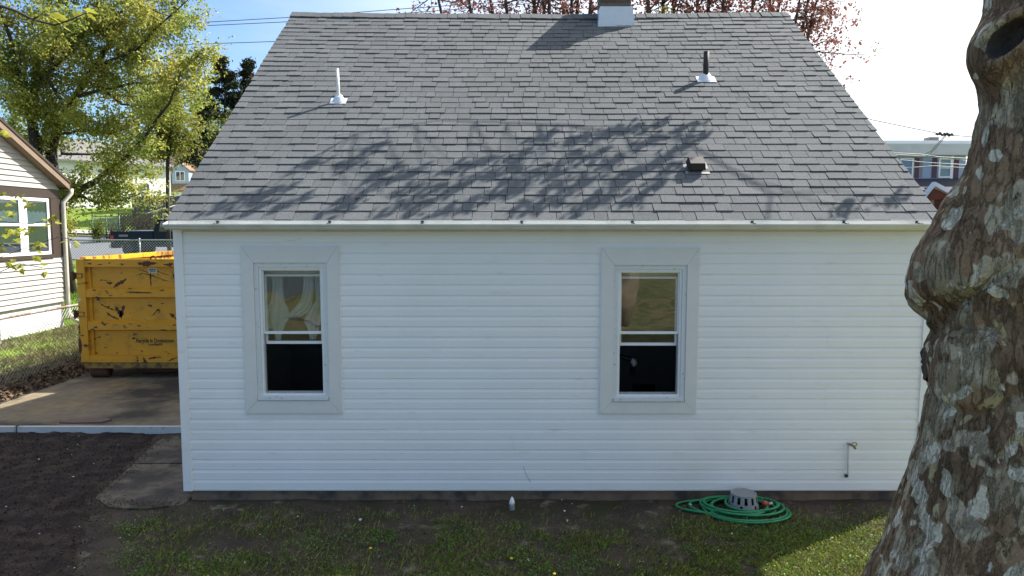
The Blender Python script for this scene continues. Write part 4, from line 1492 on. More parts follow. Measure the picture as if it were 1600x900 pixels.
# rust scars where the paint is gone, as thin torn shapes
def scar(pts, wd, Y):
    mb = MB()
    P = [atY(a, b, Y) for a, b in pts]
    rr = random.Random(int(pts[0][0] * 7 + pts[0][1]))
    n = len(P)
    # subdivide
    fine = []
    for a, b in zip(P[:-1], P[1:]):
        for f in (0, .25, .5, .75):
            fine.append(a.lerp(b, f))
    fine.append(P[-1])
    L_, R2 = [], []
    for i, p in enumerate(fine):
        t = fine[min(i + 1, len(fine) - 1)] - fine[max(i - 1, 0)]
        nrm = Vector((-t.z, 0, t.x)).normalized()
        e = math.sin(math.pi * (i + .35) / (len(fine) - .3))
        w = wd * e * rr.uniform(.35, 1.5)
        L_.append(p + nrm * w)
        R2.append(p - nrm * w * rr.uniform(.5, 1.2))
    for i in range(len(fine) - 1):
        q = [L_[i], L_[i + 1], R2[i + 1], R2[i]]
        q = [Vector((v.x, Y - .0015, v.z)) for v in q]
        mb.face(q)
    part('rust_scar', mb, M_RUST, dmp)
YP, YR, YT = DY0 + .089, DY0 + .007, DY0 + .003
scar([(177, 450), (184, 444), (192, 440), (198, 435)], .030, YP)
scar([(166, 441), (172, 443), (177, 441)], .022, YP)
scar([(154, 471), (162, 478), (172, 482), (183, 486)], .016, YP)
scar([(166, 487), (172, 493), (180, 497), (186, 499)], .024, YP)
scar([(180, 478), (184, 485), (189, 491), (190, 500)], .035, YP)
scar([(194, 477), (191, 486), (187, 496)], .040, YP)
scar([(236, 495), (243, 488), (248, 483), (250, 487), (244, 491)], .014, YP)
scar([(265, 489), (270, 494), (277, 500)], .035, YP)
scar([(235, 424), (235, 435), (236, 448)], .018, YP)
scar([(210, 432), (222, 427), (235, 430), (258, 438), (270, 441)], .008, YP)
scar([(215, 420), (232, 426), (246, 424), (266, 431)], .009, YP)
scar([(155, 438), (165, 438), (175, 438)], .008, YP)
scar([(268, 423), (272, 432), (274, 440)], .014, YP)
scar([(196, 456.5), (215, 457), (238, 457.5)], .016, YR)
scar([(249, 515), (256, 516), (262, 516)], .014, YR)
scar([(176, 508), (186, 508)], .008, YR)
scar([(214, 411), (222, 413), (232, 412), (246, 411)], .045, YT)
scar([(255, 413), (264, 414), (270, 412)], .035, YT)
scar([(138, 412), (143, 412)], .014, YT)
scar([(152, 414), (160, 413)], .010, YT)
scar([(169, 412), (173, 410)], .010, YT)
scar([(206, 530), (210, 528), (212, 530)], .022, YP)
scar([(145, 549), (150, 551), (154, 553)], .014, YP)
scar([(163, 544), (167, 542)], .010, YP)
scar([(219, 547), (224, 550)], .010, YP)
scar([(214, 556), (215, 562), (215, 566)], .020, YT + .003)
scar([(224, 558), (226, 564), (232, 567)], .022, YT + .003)
scar([(231, 561), (240, 559), (250, 558)], .018, YT + .003)
scar([(262, 565), (270, 561), (278, 558)], .012, YT + .003)
scar([(124, 527), (125, 540), (126, 552)], .030, DY0 - .001)
scar([(123, 505), (124, 518), (124, 526)], .018, DY0 - .001)

# ------------------------------------------------------------------ NEIGHBOUR'S HOUSE
NX = -11.76
nb = thing('neighbour_house', 'white sided neighbouring house with dark brown trim, paired windows and gable, at the left edge', 'house', (-15.5, 6, .1))
NY0, NY1 = 2.6, 11.6
part('foundation', MB().box(NX - 8, NX - .03, NY0, NY1 - .02, -.2, .76), M_BLOCK, nb)
part('wall', MB().box(NX - 8, NX - .02, NY0, NY1 - .02, .762, 3.62), M_NEIGH, nb)
# lower siding boards, window band, gable boards
def lap(y0, y1, z, h=.135, x=NX, y0t=None, y1t=None):
    mb = MB()
    y0t = y0 if y0t is None else y0t
    y1t = y1 if y1t is None else y1t
    a = [(x + .036, y0, z), (x + .036, y1, z), (x + .004, y1t, z + h), (x + .004, y0t, z + h)]
    b_ = [(x - .02, p[1], p[2]) for p in a]
    mb.face(a); mb.face(b_[::-1])
    for i in range(4):
        j = (i + 1) % 4
        mb.face([a[i], b_[i], b_[j], a[j]])
    part('siding_board', mb, M_NEIGH, nb)
z = .77
while z < 1.86:
    lap(NY0, NY1 - .03, z, min(.140, 1.925 - z))
    z += .1285
part('window_band', MB().box(NX - .02, NX + .012, NY0, NY1, 1.93, 3.60), M_BROWN, nb)
part('sill_board', MB().box(NX - .02, NX + .05, NY0, NY1 - .35, 1.925, 2.02), M_BROWN, nb)
part('frieze_board', MB().box(NX - .02, NX + .03, NY0, NY1 + .02, 3.44, 3.64), M_BROWN, nb)
part('corner_board', MB().box(NX - .10, NX + .025, NY1 - .36, NY1 + .01, 1.93, 3.44), M_BROWN, nb)
part('corner_board', MB().box(NX - .10, NX + .026, NY1 - .05, NY1 + .012, .76, 1.925), M_NEIGH, nb)
GS = .53
gy1, gz1 = NY1 + .13, 3.83
apex_y = 7.2
rk = lambda y: gz1 + (gy1 - y) * GS if y > apex_y else gz1 + (gy1 - apex_y) * GS - (apex_y - y) * GS
z = 3.665
while z < rk(apex_y) - .32:
    y1 = gy1 - (z - gz1) / GS - .30
    y1t = gy1 - (z + .14 - gz1) / GS - .30
    y1, y1t = min(y1, NY1), min(y1t, NY1)
    y0 = 2 * apex_y - y1
    lap(max(y0, NY0), y1, z, .14, NX, max(2 * apex_y - y1t, NY0), y1t)
    z += .1285
for (a, b) in ((apex_y, gy1), (2 * apex_y - gy1, apex_y)):
    za, zb = rk(a) if a != apex_y else rk(apex_y + 1e-6), rk(b) if b != apex_y else rk(apex_y + 1e-6)
    for nm_, h0, h1, x0, x1, mm in (('rake_fascia', -.16, .0, NX + .20, NX + .23, M_BROWNF), ('rake_soffit', -.17, -.15, NX - .02, NX + .20, M_BROWNF), ('roof', .002, .07, NX - 8.2, NX + .25, mat('dark_roof', (.045, .032, .028), .9, var=.2, nscale=8))):
        part(nm_, MB().extrude([(a, za + h0), (b, zb + h0), (b, zb + h1), (a, za + h1)], 'x', x0, x1), mm, nb)
part('eave_fascia', MB().box(NX - 8.2, NX + .24, gy1 + .001, gy1 + .03, gz1 - .14, gz1 + .05), M_BROWN, nb)
part('eave_soffit', MB().box(NX - 8, NX + .19, NY1, gy1, gz1 - .16, gz1 - .14), M_BROWN, nb)
gw = MB().extrude([(NY0, 3.62), (NY1 - .02, 3.62), (NY1 - .02, 3.70), (apex_y, rk(apex_y + 1e-6) - .18), (NY0, 3.70)], 'x', NX - .2, NX - .03)
part('gable_wall', gw, M_NEIGH, nb)
def nwin(y0, y1, z0, z1):
    w = link('window', None, nb, (NX, (y0 + y1) / 2, z0))
    t = .075
    mb = MB()
    X0, X1 = NX - .005, NX + .045
    mb.box(X0, X1, y0, y0 + t, z0, z1); mb.box(X0, X1, y1 - t, y1, z0, z1)
    mb.box(X0, X1, y0 + t, y1 - t, z1 - t, z1); mb.box(X0, X1, y0 + t, y1 - t, z0, z0 + t)
    part('frame', mb, M_WHITE, w)
    zm = (z0 + z1) / 2 + .04
    part('meeting_rail', MB().box(X0, X1 - .008, y0 + t, y1 - t, zm - .03, zm + .03), M_WHITE, w)
    for a, b in ((z0 + t, zm - .03), (zm + .03, z1 - t)):
        part('pane', MB().box(NX + .022, NX + .026, y0 + t, y1 - t, a, b), M_GLASSF, w)
    cu = MB()
    n = 14
    zc0, zc1 = zm + .02, zm + .30
    for k in range(n):
        a, b = y0 + t + (y1 - y0 - 2 * t) * k / n, y0 + t + (y1 - y0 - 2 * t) * (k + 1) / n
        xa, xb = NX + .014 + .004 * (k % 2), NX + .014 + .004 * ((k + 1) % 2)
        cu.face([(xa, a, zc0), (xb, b, zc0), (xb, b, zc1 + .02 * (k % 3)), (xa, a, zc1 + .02 * (k % 3))])
    part('cafe_curtain', cu, M_CURT, w)
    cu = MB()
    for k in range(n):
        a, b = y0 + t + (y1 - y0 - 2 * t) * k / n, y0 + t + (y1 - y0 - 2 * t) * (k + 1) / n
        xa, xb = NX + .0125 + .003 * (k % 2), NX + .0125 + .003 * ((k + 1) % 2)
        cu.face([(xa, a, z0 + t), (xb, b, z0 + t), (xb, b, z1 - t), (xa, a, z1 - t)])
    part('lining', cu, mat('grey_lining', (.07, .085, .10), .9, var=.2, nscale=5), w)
for k in range(6):
    y1 = 11.13 - k * 1.02
    nwin(y1 - .90, y1, 2.02, 3.42)
for k in range(6):
    y = 11.13 - .96 - k * 1.02
    part('mullion', MB().box(NX - .01, NX + .05, y - .055, y + .055, 2.02, 3.42), M_WHITE, nb)
ds = MB()
ds.tube([(NX + .20, NY1 + .24, 3.70), (NX + .20, NY1 + .22, 3.58), (NX + .08, NY1 + .06, 3.34), (NX + .08, NY1 + .05, 3.0), (NX + .08, NY1 + .03, .55), (NX + .10, NY1 + .02, .42), (NX + .32, NY1 - .05, .26), (NX + .48, NY1 - .10, .22)], .052, 10)
part('downspout', ds, M_DOWN, nb, True)
part('stoop', MB().box(NX - .02, NX + .55, NY0 + 2.0, NY0 + 5.9, -.1, .62), M_GREYCONC, nb)

# ------------------------------------------------------------------ CHAIN-LINK FENCES
def chain_fence(name, label, axis, fixed, a0, a1, zg, h, sp, posts, wr=.0035, pr=.022, railm=None, skip=None, r3=3):
    fx = lambda t, z: (t, fixed, z) if axis == 'x' else (fixed, t, z)
    root = thing(name, label, 'fence', fx((a0 + a1) / 2, zg((a0 + a1) / 2)))
    railm = railm or M_STEEL
    ms = MB()
    z0 = lambda t: zg(t) + .03
    t = a0 - h
    while t < a1:
        for sgn in (1, -1):
            s0, s1 = (t, t + h) if sgn == 1 else (t + h, t)
            zz0, zz1 = 0, h
            # clip to the ends
            def at(u): return s0 + (s1 - s0) * u
            us = sorted([max(0, min(1, (q - s0) / (s1 - s0))) for q in (a0, a1)])
            if us[1] - us[0] < .02: continue
            p, q = at(us[0]), at(us[1])
            off = .004 * sgn
            A = fx(p, z0(p) + h * us[0]); B = fx(q, z0(q) + h * us[1])
            A = Vector(A); B = Vector(B)
            if axis == 'x': A.y += off; B.y += off
            else: A.x += off; B.x += off
            ms.tube([A, B], wr, r3, cap=False)
        t += sp
    part('chain_link_mesh', ms, M_STEEL, root, kind='stuff')
    n = max(2, int((a1 - a0) / 2))
    part('top_rail', MB().tube([fx(a0 + (a1 - a0) * k / n, z0(a0 + (a1 - a0) * k / n) + h) for k in range(n + 1)], pr, 8), railm, root, True)
    for q in posts:
        pm2 = MB().tube([fx(q, zg(q) - .2), fx(q, zg(q) + h + .07)], pr * 1.25, 10)
        pm2.sphere(fx(q, zg(q) + h + .08), pr * 1.5, 8, 6)
        part('post', pm2, railm, root, True)
    return root
chain_fence('chain_link_fence', 'rusty topped chain link fence running along the neighbour house beside the driveway', 'y', -8.3, -.5, 11.5, lambda y: terr(0, y), 1.10, .085, [-.5, 1.9, 4.2, 7.6, 11.4], .0032, .024, M_RUSTST)
chain_fence('chain_link_fence', 'galvanised chain link fence across the back along the street, behind the dumpster', 'x', 25.4, -27, -8.5, lambda x: terr(0, 25.4), 1.06, .13, [-23.9, -20.2, -17.0, -13.6, -10.2], .0075, .03)

# leaf litter strip below the fence and rough grass beyond
n = 2600
cx = rng.normal(-7.95, .28, n); cy = rng.uniform(2.3, 9, n)
k = (cx < -7.5)
cx, cy = cx[k], cy[k]
C_ = np.stack([cx, cy, np.array([terr(0, y) + .02 for y in cy]) + rng.uniform(0, .04, len(cx))], 1)
o = link('leaf_litter', quads_mesh('leaf_litter', leaf_quads(C_, .08, .4, .6), M_LITTER), None, kind='stuff')
tag(o, 'brown dead leaves and twigs gathered along the chain link fence by the driveway', 'leaf litter')

def blades(name, label, xs, ys, zs, hts, w, material, lean=.5):
    n = len(xs)
    a = rng.uniform(0, 2 * math.pi, n)
    d = np.stack([np.cos(a), np.sin(a), np.zeros(n)], 1)
    s_ = np.stack([-np.sin(a), np.cos(a), np.zeros(n)], 1)
    base = np.stack([xs, ys, zs], 1)
    h = hts[:, None]
    ln = rng.uniform(.1, lean * 2, n)[:, None]
    up_ = np.array([[0, 0, 1.0]])
    P = np.stack([base - s_ * w, base + s_ * w, base + d * h * ln * .5 + up_ * h * .7 + s_ * w * .6, base + d * h * ln + up_ * h], 1)
    o = link(name, quads_mesh(name, P, material), None, kind='stuff')
    tag(o, label, 'grass')
    return o
# yard grass, patchy
N = 210000
cx = rng.uniform(-5.0, 5.0, N); cy = rng.uniform(-3.1, .0, N)
def fbm(x, y, s, o=0):
    return mn.noise((x * s, y * s, o)) + .5 * mn.noise((x * s * 2.3, y * s * 2.3, o + 5))
keep = np.zeros(N, bool)
dry = np.zeros(N, bool)
for i in range(N):
    x, y = cx[i], cy[i]
    if x < bed_poly_r(y) + .15 + .7 * abs(mn.noise((x * 2.1, y * 2.1, 21))) + .5 * random.random() ** 2: continue
    if mn.noise((x * 1.7, y * 2.6, 30)) + .5 * mn.noise((x * 6, y * 7, 31)) > .30 and random.random() < .9 and x < 2.0: continue
    f = fbm(x, y, 1.5) + .45 * mn.noise((x * 7, y * 7, 2))
    wall = min(1, max(0, (-y - .12) / .6))
    bare = 1.0 if ((x - 1.0) / 1.1) ** 2 + ((y + .25) / .5) ** 2 > 1 else 0.25
    sun_ = 1.0 if x > 1.5 else 0.0
    lft = min(1, max(0, (x + 4.3) / 1.2))
    p = (0.38 + .9 * max(-.25, f)) * wall * bare * (.45 + .55 * lft) + .75 * sun_ * min(1, max(0, -y - .25)) * (mn.noise((x * 2.2, y * 2.2, 6)) > -.25)
    if random.random() < p:
        keep[i] = True
        dry[i] = random.random() < .30 + .3 * (mn.noise((x * 2, y * 2, 8)) > .1)
gzv = lambda X, Y: np.array([gz(x, y) for x, y in zip(X, Y)])
for sel, nm_, lb, mm in ((keep & ~dry, 'lawn_grass', 'short patchy green grass of the back yard below the house wall', M_GRASS), (keep & dry, 'dry_grass', 'straw coloured dead grass mixed into the back yard lawn', M_DRYG)):
    X_, Y_ = cx[sel], cy[sel]
    blades(nm_, lb, X_, Y_, gzv(X_, Y_) - .004, rng.uniform(.018, .052, len(X_)), .0026, mm, .7)
n = 420
cx = rng.uniform(-4.4, 4.2, n); cy = rng.uniform(-1.9, -.02, n)
C_ = np.stack([cx, cy, gzv(cx, cy) + rng.uniform(.004, .02, n)], 1)
o = link('fallen_leaves', quads_mesh('fallen_leaves', leaf_quads(C_, .030, -.5, .6), M_LITTER), None, kind='stuff')
tag(o, 'small curled brown leaves scattered over the lawn and bare soil by the wall', 'fallen leaves')
N = 120000
cx = rng.uniform(-4.6, 4.8, N); cy = rng.uniform(-2.6, -.15, N)
k = np.zeros(N, bool)
for i in range(N):
    x, y = cx[i], cy[i]
    if x < bed_poly_r(y) + .7 * abs(mn.noise((x * 2.1, y * 2.1, 21))) + .4 * random.random() ** 2: continue
    if mn.noise((x * 1.7, y * 2.6, 30)) + .5 * mn.noise((x * 6, y * 7, 31)) > .30 and random.random() < .9 and x < 2.0: continue
    if -4.4 < x < -3.1 and y > -.35: continue
    f = fbm(x, y, 1.9, 11) + .55 * mn.noise((x * 6.5, y * 6.5, 4))
    wall = min(1, max(0, (-y - .30) / .5))
    bare = 1.0 if ((x - 1.0) / 1.1) ** 2 + ((y + .25) / .45) ** 2 > 1 else 0.2
    k[i] = random.random() < (.14 + max(0, f + .12) * 1.2 + (.5 if x > 1.5 and y < -.4 else 0)) * wall * bare
X_, Y_ = cx[k], cy[k]
C_ = np.stack([X_, Y_, gzv(X_, Y_) + rng.uniform(.004, .034, len(X_))], 1)
o = link('lawn_weeds', quads_mesh('lawn_weeds', leaf_quads(C_, .019, -.8, .6), mat('weed_leaf', (.12, .20, .035), .65, island=.5, trans=.25, color2=(.22, .25, .04), c2scale=1.6, c2lo=.5, c2hi=.7)), None, kind='stuff')
tag(o, 'low broad leaved weeds and clover tufts growing through the back yard lawn', 'weeds')
N = 26000
cx = rng.uniform(-11.6, -8.35, N); cy = rng.uniform(2.2, 11.5, N)
k = np.array([random.random() < .45 + .8 * fbm(x, y, .9, 4) for x, y in zip(cx, cy)])
cx, cy = cx[k], cy[k]
blades('side_grass', 'rough sunlit grass between the chain link fence and the neighbour house', cx, cy, np.array([terr(0, y) for y in cy]), rng.uniform(.04, .11, len(cx)), .006, mat('sunny_grass', (.13, .15, .035), .7, island=.4, trans=.3, color2=(.17, .14, .06), c2scale=1.5), .8)
N = 14000
cx = rng.uniform(-16, -7.6, N); cy = rng.uniform(12.5, 25, N)
blades('verge_grass', 'bright green grass behind the neighbour house and the dumpster', cx, cy, np.array([terr(0, y) for y in cy]), rng.uniform(.06, .14, N), .012, mat('lush_grass', (.10, .19, .02), .7, island=.35, trans=.35), .8)

# ------------------------------------------------------------------ PICKUP TRUCK on the street
TXr, TYn, TZ = -19.85, 28.1, terr(0, 29.0) + .05
tr = thing('pickup_truck', 'dark navy pickup truck with a red tail light parked on the street behind the dumpster', 'truck', (TXr + 2.8, TYn + .95, TZ))
wd, H = 1.9, 1.20
def bodyside(y0, y1):
    mb = MB()
    mb.extrude([(TXr, TZ + .42), (TXr + .45, TZ + .42), (TXr + .5, TZ + .62), (TXr + .72, TZ + .80), (TXr + 1.1, TZ + .80), (TXr + 1.32, TZ + .62), (TXr + 1.38, TZ + .40), (TXr + 2.1, TZ + .40), (TXr + 2.1, TZ + H), (TXr + .04, TZ + H), (TXr, TZ + H - .1)], 'y', y0, y1)
    return mb
for y0, y1 in ((TYn, TYn + .09), (TYn + wd - .09, TYn + wd)):
    part('bed_side', bodyside(y0, y1), M_NAVY, tr)
part('tailgate', MB().box(TXr + .005, TXr + .07, TYn + .092, TYn + wd - .092, TZ + .55, TZ + H - .02), M_NAVY, tr)
part('bed_floor', MB().box(TXr + .08, TXr + 2.09, TYn + .092, TYn + wd - .092, TZ + .62, TZ + .66), M_BLACKP, tr)
part('bed_rail', MB().box(TXr + .03, TXr + 2.09, TYn - .012, TYn + .095, TZ + H + .002, TZ + H + .028), M_BLACKP, tr)
part('bed_rail', MB().box(TXr + .03, TXr + 2.09, TYn + wd - .095, TYn + wd + .012, TZ + H + .002, TZ + H + .028), M_BLACKP, tr)
cb = MB()
cb.extrude([(TXr + 2.12, TZ + .45), (TXr + 5.55, TZ + .45), (TXr + 5.6, TZ + .95), (TXr + 4.5, TZ + 1.15), (TXr + 3.75, TZ + 1.80), (TXr + 2.35, TZ + 1.84), (TXr + 2.12, TZ + 1.2)], 'y', TYn + .02, TYn + wd - .02)
part('cab', cb, M_NAVY, tr)
for y in (TYn + .012, TYn + wd - .019):
    part('side_window', MB().extrude([(TXr + 2.4, TZ + 1.22), (TXr + 4.2, TZ + 1.22), (TXr + 3.7, TZ + 1.70), (TXr + 2.5, TZ + 1.72)], 'y', y, y + .007), M_GLASSF, tr)
part('tail_light', MB().box(TXr - .012, TXr + .16, TYn - .012, TYn + .11, TZ + .70, TZ + 1.02), M_TAIL, tr)
part('tail_light', MB().box(TXr - .012, TXr + .16, TYn + wd - .11, TYn + wd + .012, TZ + .70, TZ + 1.02), M_TAIL, tr)
part('bumper', MB().box(TXr - .14, TXr + .02, TYn + .05, TYn + wd - .05, TZ + .38, TZ + .56), M_CHROME, tr)
part('badge', MB().box(TXr + .42, TXr + .86, TYn - .006, TYn - .001, TZ + .96, TZ + 1.06), mat('grey_badge', (.25, .2, .22), .5), tr)
for x in (TXr + .91, TXr + 4.75):
    for y in (TYn + .02, TYn + wd - .26):
        w_ = part('wheel', MB().tube([(x, y, TZ + .37), (x, y + .24, TZ + .37)], .37, 20), M_TYRE, tr, False)
        part('rim', MB().tube([(x, y - .008, TZ + .37), (x, y + .248, TZ + .37)], .21, 14), mat('dark_wheel_rim', (.03, .03, .035), .4, .4), w_, False)
sh_ = MB().box(TXr + .75, TXr + 2.0, TYn + .3, TYn + wd - .2, TZ + 1.0, TZ + 1.27)
o = link('cargo_sheet', sh_.mesh('cargo_sheet', M_TARP))
tag(o, 'pale sheet covering the load in the bed of the navy pickup truck', 'sheet')

# ------------------------------------------------------------------ FOLIAGE TOOLS
def limb_px(pts, d, r0, r1, dd=0.0):
    P = []
    n = len(pts)
    for i, (a, b) in enumerate(pts):
        P.append(atD(a, b, d + dd * i / max(1, n - 1)))
    return P, [r0 + (r1 - r0) * i / max(1, n - 1) for i in range(n)]
def resample(P, R2, step):
    out, orr = [], []
    for i in range(len(P) - 1):
        m = max(1, int((P[i + 1] - P[i]).length / step))
        for k in range(m):
            out.append(P[i].lerp(P[i + 1], k / m)); orr.append(R2[i] + (R2[i + 1] - R2[i]) * k / m)
    out.append(P[-1]); orr.append(R2[-1])
    return out, orr
def twigs(mb, limbs, per_m, length, out_pts, rnd, up_=.35, levels=2, r=.02, yscale=1.0):
    """side shoots along the limbs; out_pts collects points that carry leaves"""
    for P, R2 in limbs:
        Q, RR = resample(P, R2, .25)
        for i in range(len(Q) - 1):
            t = (Q[i + 1] - Q[i]).normalized()
            if rnd.random() < per_m * .25:
                d = Vector((rnd.gauss(0, 1), rnd.gauss(0, 1) * yscale, rnd.gauss(0, .8)))
                d = (d.normalized() + t * .5 + Vector((0, 0, up_))).normalized()
                L_ = length * rnd.uniform(.5, 1.25)
                p = [Q[i]]
                for k in range(4):
                    d = (d + Vector((rnd.gauss(0, .18), rnd.gauss(0, .18), rnd.gauss(0, .14)))).normalized()
                    p.append(p[-1] + d * L_ / 4)
                rr = min(r, RR[i] * .6)
                rad_ = [rr * (1 - .22 * k) for k in range(5)]
                mb.tube(p, rad_, 4, cap=False)
                for k in range(2, 5): out_pts.append(p[k])
                if levels > 1:
                    twigs(mb, [(p, rad_)], 3.2, length * .42, out_pts, rnd, up_ * .5, levels - 1, rr * .5, yscale)
def crown(name, root, pts, n, spread, size, material, flat=0.0, kind='stuff', tuft=6):
    A = np.array([tuple(p) for p in pts])
    m_ = n // tuft
    idx_ = rng.integers(0, len(A), m_)
    T_ = A[idx_] + rng.normal(size=(m_, 3)) * np.array(spread)
    C2 = np.repeat(T_, tuft, axis=0) + rng.normal(size=(m_ * tuft, 3)) * size * .75
    C2[:, 2] -= np.abs(rng.normal(size=m_ * tuft)) * size * .4
    return link(name, quads_mesh(name, leaf_quads(C2, size, flat), material), root, kind=kind)

# big yellow-green tree behind the neighbour's house
D = 23.5
rnd = random.Random(21)
bt = thing('leafy_tree', 'big spreading tree with fresh yellow green leaves behind the neighbour house', 'tree', tuple(atD(62, 420, D)))
base = atD(62, 300, D)
gb_ = Vector((base.x, base.y, terr(0, base.y) - .2))
LM = []
def lm(pts, r0, r1, dd=0, d=D):
    q = limb_px(pts, d, r0, r1, dd)
    LM.append(q)
    return q
tk_ = MB()
tk_.tube([gb_, base, atD(55, 235, D)], [.34, .24, .20], 12)
tk_.tube([gb_ + Vector((.5, .4, 0)), atD(84, 300, D + .4), atD(80, 235, D + .4)], [.30, .2, .17], 12)
part('trunk', tk_, M_BARKD, bt, True)
lm([(80, 235), (92, 200), (118, 150), (145, 108), (165, 78), (190, 45), (213, 0), (228, -60), (240, -120)], .15, .02, 1.0, D + .4)
lm([(92, 318), (120, 300), (152, 283), (182, 258), (206, 238), (232, 205), (262, 160), (285, 110)], .13, .02, -1.5)
lm([(55, 235), (50, 190), (55, 130), (62, 70), (78, 10), (90, -80)], .18, .03, .8)
lm([(52, 200), (38, 150), (22, 90), (5, 30), (-10, -40)], .12, .02, -1.5)
lm([(55, 130), (85, 100), (112, 80), (135, 45), (155, 0), (170, -70)], .10, .02, 1.5)
lm([(112, 80), (112, 40), (100, 0), (105, -50)], .08, .015, .3)
lm([(145, 108), (178, 92), (210, 78), (245, 45), (275, 15), (300, -5)], .07, .012, -1.0)
lm([(182, 60), (205, 72), (240, 58), (268, 28), (288, -20)], .05, .01, .8)
lm([(120, 150), (160, 140), (205, 132), (250, 128), (290, 105), (305, 85)], .06, .010, -.8)
lm([(150, 130), (190, 160), (235, 165), (270, 150), (300, 130)], .05, .01, 1.2)
lm([(92, 200), (60, 170), (30, 165), (-10, 150)], .07, .015, -1)
lm([(84, 260), (50, 240), (20, 200), (-20, 180)], .07, .015, 1)
lm([(90, 210), (130, 205), (170, 210), (195, 200)], .05, .012, -1.2)
lm([(95, 240), (140, 240), (185, 238), (215, 228)], .05, .012, 1.2)
lm([(110, 305), (150, 315), (190, 315), (220, 300)], .05, .01, -.8)
lm([(90, 330), (60, 310), (40, 280)], .05, .01, .5)
lm([(100, 160), (75, 120), (90, 60), (130, 20)], .06, .01, -1.8)
lm([(35, 140), (15, 110), (-20, 90), (-60, 60)], .06, .01, .8)
lm([(130, 45), (190, 20), (230, -10), (262, -40)], .05, .01, 1.0)
lm([(205, 90), (240, 98), (270, 85), (292, 60)], .035, .008, .6)
bm_ = MB()
for P, R2 in LM:
    Q, RR = resample(P, R2, .5)
    Q = [q + Vector((rnd.gauss(0, .03), 0, rnd.gauss(0, .03))) for q in Q]
    bm_.tube(Q, RR, 7, cap=False)
lp = []
twigs(bm_, LM, 2.2, 1.15, lp, rnd, .25, 2, .02)
part('branches', bm_, M_BARKD, bt, True)
crown('leaves', bt, lp, 76000, (.18, .18, .16), .098, M_LEAFY)

# smaller light green tree nearer the house corner
rnd = random.Random(4)
D2 = 33
lt = thing('leafy_tree', 'smaller hazy light green tree between the big tree and the roof edge', 'tree', tuple(atD(268, 400, D2)))
b_ = atD(262, 330, D2)
LM = [limb_px([(262, 240), (266, 215), (262, 170), (255, 135)], D2, .10, .03),
      limb_px([(260, 250), (272, 225), (282, 200), (286, 175)], D2, .07, .02, 1), limb_px([(258, 250), (235, 225), (215, 205), (205, 180)], D2, .07, .02, -1),
      limb_px([(264, 230), (240, 195), (228, 160), (220, 140)], D2, .06, .015, 1), limb_px([(265, 215), (278, 180), (276, 145)], D2, .05, .015, -1)]
m = MB().tube([Vector((b_.x, b_.y, terr(0, b_.y) - .2)), b_, LM[0][0][0]], [.10, .085, .08], 10)
for P, R2 in LM: m.tube(P, R2, 6, cap=False)
lp = []
twigs(m, LM, 3.0, 1.3, lp, rnd, .3, 2, .02)
part('trunk', m, M_BARKD, lt, True)
crown('leaves', lt, lp, 13000, (.26, .26, .22), .125, mat('pale_green_leaf', (.24, .25, .05), .55, island=.4, trans=.5, spec=.3))

# dark conifers far behind
def conifer(pxc, pyb, pyt, wpx, d, n, lab, seed, mm=M_CONIF):
    rn = np.random.default_rng(seed)
    b = atD(pxc, pyb, d); t = atD(pxc, pyt, d)
    hgt = t.z - b.z
    wid = wpx / F_PX * d / 2
    root = thing('conifer_tree', lab, 'tree', (b.x, b.y, terr(0, b.y)))
    part('trunk', MB().tube([(b.x, b.y, terr(0, b.y) - .2), (b.x, b.y, b.z), t], [.3, .22, .03], 8), M_BARKD, root, True)
    mb = MB()
    C2 = []
    nb_ = 46
    for k in range(nb_):
        f = (k + rn.uniform(0, 1)) / nb_
        z = b.z + hgt * f
        L_ = wid * (1 - f) ** .75 * rn.uniform(.65, 1.15) + .15
        a = rn.uniform(0, 2 * math.pi)
        tip = Vector((b.x + L_ * math.cos(a), b.y + L_ * math.sin(a), z + L_ * .12))
        c0 = Vector((b.x, b.y, z))
        mb.tube([c0, c0.lerp(tip, .5) + Vector((0, 0, -.05)), tip], [.05, .035, .01], 4, cap=False)
        for j in range(n // nb_):
            u = rn.uniform(.15, 1) ** .7
            p = c0.lerp(tip, u)
            C2.append((p.x + rn.normal() * .16 * (1 + L_ * .2), p.y + rn.normal() * .16 * (1 + L_ * .2), p.z + rn.normal() * .13))
    part('boughs', mb, M_BARKD, root)
    link('needles', quads_mesh('needles', leaf_quads(np.array(C2), .26, .2, .35), mm), root, kind='stuff')
conifer(352, 245, 92, 118, 58, 20000, 'tall dark conifer behind the left slope of the roof, the left one of two', 1)
conifer(392, 225, 96, 80, 60, 14000, 'dark conifer just beside the roof edge, right of the taller one', 2)
conifer(312, 262, 160, 70, 62, 6000, 'low dark conifer at the foot of the taller ones', 3)

def shrub(px0, px1, py0, py1, d, n, size, lab, mm, nm='shrub', zg=None, dy=.6):
    a, b = atD(px0, py1, d), atD(px1, py0, d)
    zb = terr(0, a.y) if zg is None else zg
    zb = min(zb, a.z)
    root = thing(nm, lab, 'shrub', ((a.x + b.x) / 2, a.y, zb))
    cx_, cz_ = (a.x + b.x) / 2, (a.z + b.z) / 2
    rx_, rz_ = (b.x - a.x) / 2, (b.z - a.z) / 2
    mb = MB(); pts = []
    rn = random.Random(int(px0 + py0))
    for k in range(14):
        t = Vector((cx_ + rx_ * rn.uniform(-.85, .85), a.y + dy * rn.uniform(-.8, .8), cz_ + rz_ * rn.uniform(-.2, .9)))
        s0 = Vector((cx_ + rx_ * rn.uniform(-.4, .4), a.y, zb - .05))
        md = s0.lerp(t, .55) + Vector((0, 0, .1))
        mb.tube([s0, md, t], [.03, .02, .006], 4, cap=False)
        pts += [t, md.lerp(t, .5), md]
    part('stems', mb, M_BARKD, root)
    crown('leaves', root, pts, n, (rx_ * .22, dy * .3, rz_ * .28), size, mm)
